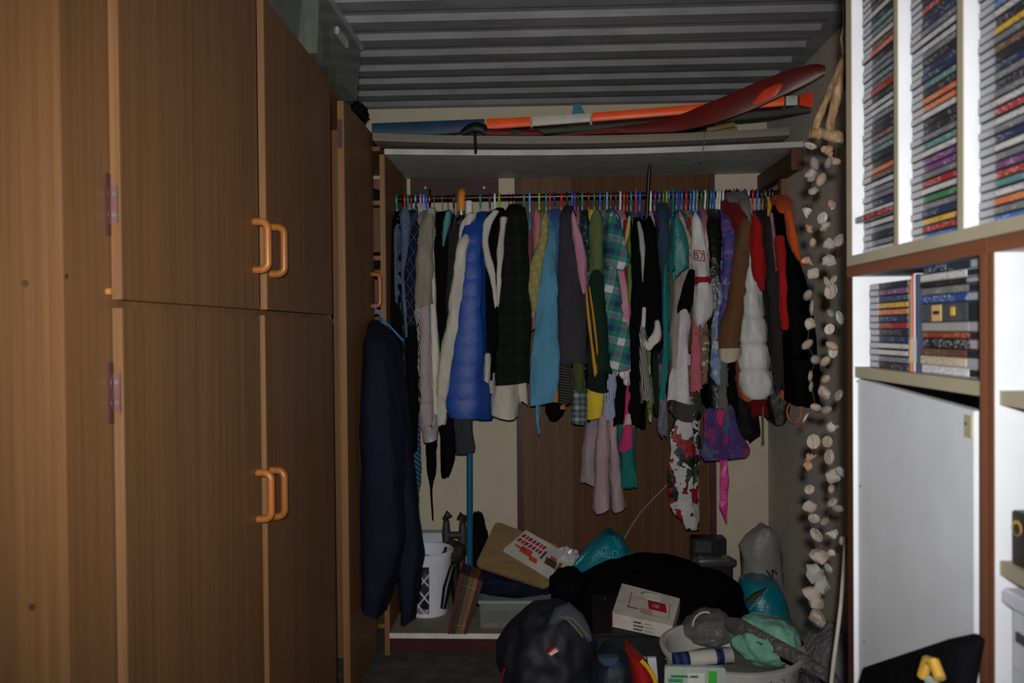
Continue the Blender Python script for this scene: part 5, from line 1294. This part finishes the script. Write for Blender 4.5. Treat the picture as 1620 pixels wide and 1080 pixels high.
for pa, pb2 in (((1213,902),(1219,912)), ((1222,901),(1222,914)), ((1222,901),(1230,908)), ((1216,917),(1229,919))):
    MB().tube([W(pa[0],pa[1],3.523), W(pb2[0],pb2[1],3.523)], .0035, 6).build('emblem_mark', plain((34,32,36), .6), gbg)
tsb = thing('teal_shopping_bag', 'full teal shopping bag slumped before the grey plastic bag', 'bag', (W(1222,980,3.34).x, 3.38, ZP))
rs = []
for py, a, b, dd in ((921,1196,1222,3.40),(926,1180,1234,3.38),(940,1176,1244,3.36),(958,1180,1252,3.34),(978,1186,1258,3.33),(996,1192,1262,3.33),(1004,1200,1258,3.34)):
    ring = []
    for k in range(28):
        t = 2*math.pi*k/28; f = 1+.035*math.sin(4*t+py*.05)+.03*math.sin(7*t-py*.08)
        p0, p1 = W(a,py,dd), W(b,py,dd); c = (p0+p1)/2
        ring.append(Vector((min(c.x + (p1.x-p0.x)/2*math.cos(t)*f, XR-.004), dd + .085 + .085*math.sin(t)*f, max(c.z, ZP+.0006))))
    rs.append(ring)
MB().rings(rs).build('bag_body', tbg.m, tsb)
MB().slab([W(px,py,dd) for px,py,dd in ((1181,952,3.348),(1192,941,3.345),(1213,931,3.355),(1206,940,3.343),(1188,957,3.338))], (0,1,0), .02).build('opening', plain((58,50,40), .8), tsb)
MB().tube([W(1186,964,3.325), W(1200,950,3.328), W(1214,932,3.345)], .004, 6).build('mouth_edge', plain((60,140,150), .4, .5), tsb)
single(MB().tube([W(985,857,3.84), W(995,838,3.86), W(1012,812,3.87), W(1034,788,3.87), W(1056,766,3.87), W(1075,740,3.87), W(1080,640,3.87)], .0042, 8), 'grey_cable', plain((120,116,112), .6), 'thin grey cable hanging in front of the ribbed door', 'cable')

# ================================================================== HEAP ON THE FLOOR
hc = thing('black_case', 'black hard case standing on the floor under the printed box', 'case', (.34, 3.1, 0))
xa, xb = W(938,990,2.96).x, W(1088,990,2.96).x; zf, zk = W(1010,1004,2.95).z, W(1010,938,3.25).z
MB().add([(xa,2.95,0),(xb,2.95,0),(xb,3.25,0),(xa,3.25,0),(xa,2.95,zf),(xb,2.95,zf),(xb-.02,3.25,zk),(xa+.01,3.25,zk)], [(0,3,2,1),(4,5,6,7),(0,1,5,4),(1,2,6,5),(2,3,7,6),(3,0,4,7)]).build('shell', plain((20,19,20), .5, .4), hc, bevel=.008)
cn = Vector((xb-xa,0,0)).cross(Vector((0,.30,zk-zf))).normalized(); cp = Vector((xa,2.95,zf))
q = plane_hit(957,947,cp,cn); MB().tube([q-cn*.002, q+cn*.002], .0028, 8).build('red_stud', plain((220,60,40), .3, .5), hc)
# white printed box on it
hh = .054; tp_ = cp + cn*hh
T4 = [plane_hit(px,py,tp_,cn) for px,py in ((984,922),(1076,946),(1064,990),(968,970))]
wb = thing('printed_carton', 'flat white carton with red printing on the black case', 'box', tuple(sum(T4, Vector())/4 - cn*hh))
MB().slab(T4, -cn, hh-.001).build('carton', plain((196,188,178), .55, .3), wb, bevel=.0015)
def tq(name, u0, v0, u1, v1, c, skew=0.0):
    f = lambda u, v: (T4[0].lerp(T4[1], u)).lerp(T4[3].lerp(T4[2], u), v) + cn*.0006
    MB().slab([f(u0,v0), f(u1,v0), f(u1+skew,v1), f(u0+skew,v1)], -cn, .0009).build(name, plain(c, .5), wb)
RD = (170,24,32)
tq('red_line', .20,.22,.215,.70,RD,.02); tq('red_line', .20,.68,.40,.71,RD); tq('red_line', .26,.34,.46,.36,(196,110,100)); tq('red_block', .50,.34,.80,.62,RD,.06)
tq('pink_print', .42,.64,.62,.80,(186,140,136),.03); tq('grey_line', .50,.80,.88,.82,(140,130,124)); tq('grey_line', .87,.30,.885,.80,(140,130,124),.03); tq('pale_print', .58,.42,.70,.54,(206,150,140),.02)
f = lambda u, v: (T4[0].lerp(T4[1], u)).lerp(T4[3].lerp(T4[2], u), v)
MB().slab([f(.56 + .17*math.cos(a), .20 + .11*math.sin(a)) + cn*.0008 for a in [2*math.pi*k/20 for k in range(20)]], -cn, .001).build('oval_label', plain((214,214,206), .2, .5), wb)
MB().slab([f(.52 + .17*math.cos(a), .16 + .10*math.sin(a)) + cn*.0005 for a in [2*math.pi*k/20 for k in range(20)]], -cn, .001).build('oval_label', plain((150,140,84), .4, .4), wb)
fd_ = (T4[2]-T4[3]); fn = fd_.cross(-cn).normalized(); fn = fn if fn.dot(T4[3]-EYE) < 0 else -fn
def fq(name, u0, v0, u1, v1, c):
    g = lambda u, v: T4[3] + fd_*u - cn*hh*v + fn*.0006
    MB().slab([g(u0,v0), g(u1,v0), g(u1,v1), g(u0,v1)], -fn, .001).build(name, plain(c, .5), wb)
for k, (w, dk) in enumerate(((.13,60),(.17,90),(.15,70))):
    fq('text_line', .36,.22+.25*k,.36+w,.33+.25*k,(dk,dk,dk+6)); fq('text_line', .55,.22+.25*k,.55+w*.9,.30+.25*k,(150,146,144))
fq('red_side_strip', .0,.03,.016,.95,RD)
# navy backpack
bpk = thing('navy_backpack', 'navy blue backpack with a grey strap slumped on the floor', 'backpack', (W(865,1030,2.9).x, 2.9, 0))
bc = (W(868,1030,2.9).x, 2.95, .16)
bb = blob(bc, (.178,.16,.195), 75, .17, 1.5, 5, .0006)
bkm = satin((17,20,36), .65, .35)
bb.build('bag_body', bkm, bpk)
MB().tube([W(872,988,2.80), W(884,972,2.83), W(898,966,2.84), W(914,980,2.81), W(926,998,2.78), W(934,1014,2.77)], [.012,.026,.03,.026,.018,.008], 10).build('top_roll', cloth((74,78,92)), bpk)
for dx in (0, 9):
    MB().tube([W(884+dx,974,2.80), W(898+dx,980,2.785), W(912+dx,995,2.765), W(922+dx,1008,2.755)], .0045, 6, .5).build('webbing', cloth((126,118,104)), bpk)
MB().slab([W(868,1034,2.762), W(878,1026,2.762), W(884,1030,2.762), W(872,1037,2.762)], (0,1,0), .02).build('badge', plain((206,190,184), .5), bpk)
MB().slab([W(864,1033,2.764), W(868,1034,2.764), W(878,1026,2.764), W(874,1024,2.764)], (0,1,0), .02).build('badge_edge', plain((160,30,40), .5), bpk)
MB().tube([W(793,1082,2.86), W(795,1066,2.85), W(799,1056,2.85)], .005, 6).build('red_piping', plain((120,16,36), .5), bpk)
# blue kit bag and the red and yellow one
single(blob((W(970,1060,2.72).x, 2.74, .13), (.085,.13,.155), 73, .1, 2.0, 4, .0006), 'blue_kit_bag', satin((22,28,50), .6, .6), 'dark blue nylon kit bag between the backpack and red bag', 'bag')
single(MB().slab(rounded_quad(W(945,1041,2.60), W(980,1040,2.60), W(972,1053,2.59), W(955,1053,2.59), .006), (0,1,0), .03), 'sun_visor_cap', cloth((52,72,104)), 'folded faded blue cap lying on the kit bag', 'cap')
rb = thing('red_yellow_bag', 'red bag with a yellow edge stripe beside the white tub', 'bag', (W(1012,1075,2.6).x, 2.62, 0))
rs = []; rs2 = []
for py, a, b in ((1036,992,1000),(1046,993,1016),(1058,996,1028),(1072,1000,1036),(1100,1004,1044),(1150,1006,1048)):
    p0, p1 = W(a,py,2.55), W(b,py,2.55); c = (p0+p1)/2; hx = (p1.x-p0.x)/2
    rs.append([Vector((c.x + hx*math.cos(t), 2.60 + .07*math.sin(t), c.z)) for t in [2*math.pi*k/20 for k in range(20)]])
lo_ = [Vector((p.x, p.y, .0006)) for p in rs[-1]]
MB().rings(rs + [lo_]).build('bag_body', satin((190,20,18), .5, .4), rb)
MB().tube([W(1014,1044,2.545), W(1024,1054,2.54), W(1032,1066,2.54), W(1039,1082,2.54), W(1046,1110,2.54)], .007, 8).build('yellow_stripe', plain((214,170,30), .5), rb)
for i, (a, b) in enumerate(((1008,1022), (1024,1038))):
    p = [W(a,1040,2.70), W(b,1040,2.70), W(b+3,1076,2.69), W(a+4,1066,2.69)]
    single(MB().slab(p + [], (0,1,0), .012), 'paper_sheet', plain((186,188,196), .6), ('stiff white paper card tucked behind the red bag' if i == 0 else 'second white paper card between the red bag and tub'), 'paper')
# white tub
tx, ty, tz, tr = W(1157,1021,2.62).x, 2.62, .33, .214
tub = thing('white_tub', 'round white plastic tub filled with towels and packaging', 'tub', (tx, ty, 0))
MB().lathe([(.17,.0006),(tr-.006,tz-.012),(tr+.008,tz-.012),(tr+.01,tz),(tr-.002,tz+.002),(tr-.01,tz-.004),(.163,.006)], (tx,ty,0), 48).build('wall', plain((178,176,172), .45, .4), tub)
for k in range(14):
    a = -math.pi*.95 + k*math.pi*.9/13; p = Vector((tx+(tr-.001)*math.cos(a), ty+(tr-.001)*math.sin(a), tz-.03))
    MB().tube([p, p+Vector((.004*math.cos(a), .004*math.sin(a), 0))], .003, 8).build('rim_hole', plain((90,80,74), .6), tub)
single(MB().lathe([(.001,.02),(.16,.02),(.185,.23),(.17,.262),(.001,.27)], (tx,ty,0), 28), 'folded_sheet', cloth((120,116,112)), 'folded grey sheet filling the inside of the white tub', 'sheet')
def over_rim(mb, floor=.271):
    for p in mb.v:
        d = Vector((p.x - tx, p.y - ty)); r = d.length
        if r > tr - .02: p.z = max(p.z, tz + .004)
        else: p.z = max(p.z, floor)
    return mb
mint = cloth((120,190,168), .9, .1, .9)
towel = single(over_rim(blob((W(1206,1015,2.72).x, 2.68, .33), (.105,.13,.068), 81, .14, 1.7, 5, .268, .03)), 'mint_towel', mint, 'mint green towel bunched in the white tub', 'towel')
strp = thing('bubble_strip', 'long folded strip of shiny clear plastic lying across the mint towel', 'plastic strip', tuple(W(1240,1030,2.6)))
bs = NT('shiny_plastic_strip', .25, .5); bs.color(rgb((92,84,84))); bs.b.inputs['Alpha'].default_value = .85; bs.bump(bs.noise(bs.co, 40, 5), .8, .02)
mb = MB().tube([W(1150,985,2.72), W(1168,992,2.68), W(1200,1012,2.62), W(1240,1034,2.56), W(1280,1056,2.5), W(1312,1076,2.45), W(1330,1092,2.42)], [.02,.032,.036,.036,.034,.03,.02], 12, .6)
for p in mb.v:
    if tr - .022 < Vector((p.x - tx, p.y - ty)).length < tr + .016: p.z = max(p.z, tz + .003)
mb.build('strip', bs.m, strp)
for px, py in ((1199,1013),(1262,1044),(1276,1054),(1300,1070),(1166,993)):
    q = W(px,py,2.55 if px > 1180 else 2.64); MB().tube([q+Vector((-.008,-.02,.004)), q+Vector((.008,-.02,-.004))], .003, 6).build('stud', bs.m, strp)  # small bumps added to stand in for glints along the strip
cg = NT('clear_wrap', .2, .5); cg.color(rgb((104,100,98))); cg.b.inputs['Alpha'].default_value = .5; cg.bump(cg.noise(cg.mapping((1, .6, 2)), 24, 4), .7, .02)
single(over_rim(blob(W(1124,998,2.76) + Vector((0,.03,.0)), (.08,.07,.062), 83, .2, 1.8, 4, None, .03)), 'clear_wrap_bundle', cg.m, 'crumpled bundle of clear grey wrapping beside the printed carton', 'packaging')
single(MB().tube([W(1094+20*math.cos(a)+22, 990-22*math.sin(a), 2.70) for a in [math.radians(70)+math.radians(110)*k/10 for k in range(11)]], .0028, 6), 'white_wire', plain((190,188,182), .4), 'curved white wire sticking out of the clear wrapping', 'wire')
bt_ = thing('wrapped_roll', 'navy wrapped roll with a silver label lying on the tub rim', 'roll', tuple(W(1110,1045,2.44)))
a, b = W(1066,1044,2.44), W(1156,1036,2.46); u = (b-a)
MB().tube([a, b], .0215, 16).build('roll_body', stripes((24,34,74),(44,60,110), 40., 0), bt_)
MB().tube([a+u*.26, a+u*.72], .0222, 16).build('silver_label', plain((176,172,168), .25, .5), bt_)
MB().tube([a+u*.86, b+u*.02], .0218, 16).build('end_wrap', plain((150,140,140), .35, .5), bt_)
gp_ = thing('green_packet', 'white and green printed packet propped against the tub', 'packet', tuple(W(1100,1110,2.37)))
Q = [W(1052,1054,2.39), W(1148,1056,2.39), W(1146,1150,2.37), W(1050,1150,2.37)]
MB().slab(rounded_quad(*Q, .01), (0,1,0), .016).build('pouch', satin((176,190,180), .35, .5), gp_)
g2 = lambda u, v: (Q[0].lerp(Q[1],u)).lerp(Q[3].lerp(Q[2],u),v) + Vector((0,-.0006,0))
for u0,v0,u1,v1,c in ((.10,.14,.55,.18,(40,120,70)),(.06,.20,.30,.26,(50,140,84)),(.72,.06,.86,.5,(60,170,60)),(.38,.10,.66,.6,(196,196,192)),(.05,.28,.14,.5,(40,120,70)),(.16,.30,.34,.5,(90,150,110))):
    MB().slab([g2(u0,v0),g2(u1,v0),g2(u1,v1),g2(u0,v1)], (0,1,0), .001).build('print_patch', plain(c, .4), gp_)
gpl = NT('grey_sheet_plastic', .3, .5); gpl.color(rgb((118,114,118))); gpl.bump(gpl.noise(gpl.co, 22, 6), 1.0, .03)
single(blob((.925, 2.74, .16), (.098,.2,.19), 85, .14, 2.0, 4, .0006, .04), 'grey_plastic_sheet', gpl.m, 'bundled grey plastic sheeting between the tub and wall', 'plastic sheet')
single(MB().tube([W(1338,850,1.9), W(1335,900,1.9), W(1331,950,1.9), W(1325,1000,1.9), W(1319,1045,1.9), W(1315,1080,1.9), W(1313,1150,1.92), Vector((W(1313,1150,1.92).x, 1.93, .004)), Vector((W(1313,1150,1.92).x+.05, 1.9, .004))], .0045, 8), 'white_cable', plain((180,176,166), .5), 'white power cable hanging down past the shelving end', 'cable')

# ================================================================== SOFT THINGS GIVE WAY TO WHAT THEY PRESS AGAINST
from mathutils.bvhtree import BVHTree
bpy.context.view_layer.update()
def root_of(o):
    while o.parent: o = o.parent
    return o
def solid(o):
    M = o.matrix_world; vs = [M @ v.co for v in o.data.vertices]
    lo = [min(v[i] for v in vs) for i in range(3)]; hi = [max(v[i] for v in vs) for i in range(3)]
    return (root_of(o).name, BVHTree.FromPolygons(vs, [tuple(p.vertices) for p in o.data.polygons]), lo, hi)
RAYS = (Vector((.21, .33, .92)).normalized(), Vector((-.45, .37, -.81)).normalized())
def is_in(b, p):
    for d in RAYS:
        n = 0; q = p
        while n < 40:
            h = b.ray_cast(q, d)[0]
            if h is None: break
            n += 1; q = h + d * 1e-5
        if n % 2 == 0: return False
    return True
def settle(soft, hard, dirs, rounds=3, slots=None):
    """vertices lying inside another solid (so hidden by it) slip out of it the shortest allowed way; neighbours on the rail keep their order"""
    live = {o.name: solid(o) for o in soft}; base = [Vector(d) for d in dirs]
    for rd in range(rounds):
        total = 0
        for o in soft:
            me = o.data; M = o.matrix_world; rn, _, lo, hi = live[o.name]
            near = [f for f in hard + [live[p.name] for p in soft] if f[0] != rn and all(lo[i] < f[3][i] and hi[i] > f[2][i] for i in range(3))]
            vs = [M @ v.co for v in me.vertices]; moved = 0
            for fn, b, l2, h2 in near:
                ds = base
                if slots and fn in slots: ds = [Vector((0, 1, 0)), Vector((1 if slots[rn] >= slots[fn] else -1, 0, 0))]
                for i, v in enumerate(vs):
                    if l2[0] < v.x < h2[0] and l2[1] < v.y < h2[1] and l2[2] < v.z < h2[2] and is_in(b, v):
                        best = None
                        for d in ds:
                            h = b.ray_cast(v, d)
                            if h[0] is not None and (best is None or h[3] < best[0]): best = (h[3], h[0] + d * .0003)
                        if best: vs[i] = best[1]; moved += 1
            if moved:
                Mi = M.inverted()
                for v, p in zip(me.vertices, vs): v.co = Mi @ p
                me.update(); live[o.name] = solid(o); total += moved
        if not total: break
def parts_of(*names):
    return [o for o in bpy.data.objects if o.type == 'MESH' and root_of(o).name in names]
hard = [solid(o) for o in parts_of('cubby_shelf', 'shelf_batten', 'crook_umbrella', 'broom_pole', 'slim_umbrella', 'clothes_rail')]
SOFT.sort(key=lambda o: min((o.matrix_world @ v.co).y for v in o.data.vertices))
settle(SOFT, hard, ((0, 1, 0), (1, 0, 0), (-1, 0, 0)), 5, SLOTX)
settle(SOFTJ, [solid(o) for o in parts_of('wardrobe', 'wardrobe.001', 'cubby_shelf', 'laundry_bin')], ((1, 0, 0), (0, -1, 0)))
hard = [solid(o) for o in parts_of('black_case', 'printed_carton', 'portable_radio', 'tan_board', 'glossy_book', 'broom_pole', 'clear_box', 'low_platform', 'folded_tripod',
                                   'photo_album', 'photo_album.001', 'photo_album.002', 'photo_album.003', 'photo_album.004')]
pile = [o for n in ('navy_holdall', 'black_hood', 'black_blanket', 'navy_backpack', 'teal_shopping_bag', 'teal_carrier_bag', 'white_carrier_bag', 'grey_plastic_bag') for o in parts_of(n)
        if o.name.split('.')[0] in ('navy_holdall', 'black_hood', 'black_blanket', 'bag_body', 'white_carrier_bag')]
# the holdall lies wholly under the tan board and beside the leaning albums
ho = parts_of('navy_holdall')[0]; Mh = ho.matrix_world; back = pc + nn*.0185; eu, ev = P[1] - P[0], P[3] - P[0]
alb = parts_of('photo_album.004')[0]; av = sorted([alb.matrix_world @ v.co for v in alb.data.vertices], key=lambda p: p.z); azt = av[-1].z
ab_x, at_x = max(p.x for p in av[:4]), max(p.x for p in av[-4:])
for v in ho.data.vertices:
    p = Mh @ v.co; d = (p - back).dot(nn); g = p - P[0]
    if d < 0 and -.02 < g.dot(eu)/eu.length_squared < 1.02 and -.02 < g.dot(ev)/ev.length_squared < 1.0: p = p - nn*d
    if p.z < azt + .02 and p.y < 3.55: p.x = max(p.x, ab_x + (at_x - ab_x)*(p.z - ZP)/(azt - ZP) + .008)
    p.z = max(p.z, zc + .0045)
    v.co = Mh.inverted() @ p
settle(pile, hard, ((0, 1, 0), (0, -1, 0), (1, 0, 0), (-1, 0, 0), (0, 0, -1)), 4)
st_ = [solid(o) for o in parts_of('bubble_strip') if o.name.startswith('strip')][0][1]; Mt = towel.matrix_world.copy()
for v in towel.data.vertices:                # the towel is pressed down under the strip
    p = Mt @ v.co; h = st_.ray_cast(Vector((p.x, p.y, -1)), Vector((0, 0, 1)))[0]
    if h is not None and h.z - .0005 < p.z: p.z = h.z - .0005; v.co = Mt.inverted() @ p
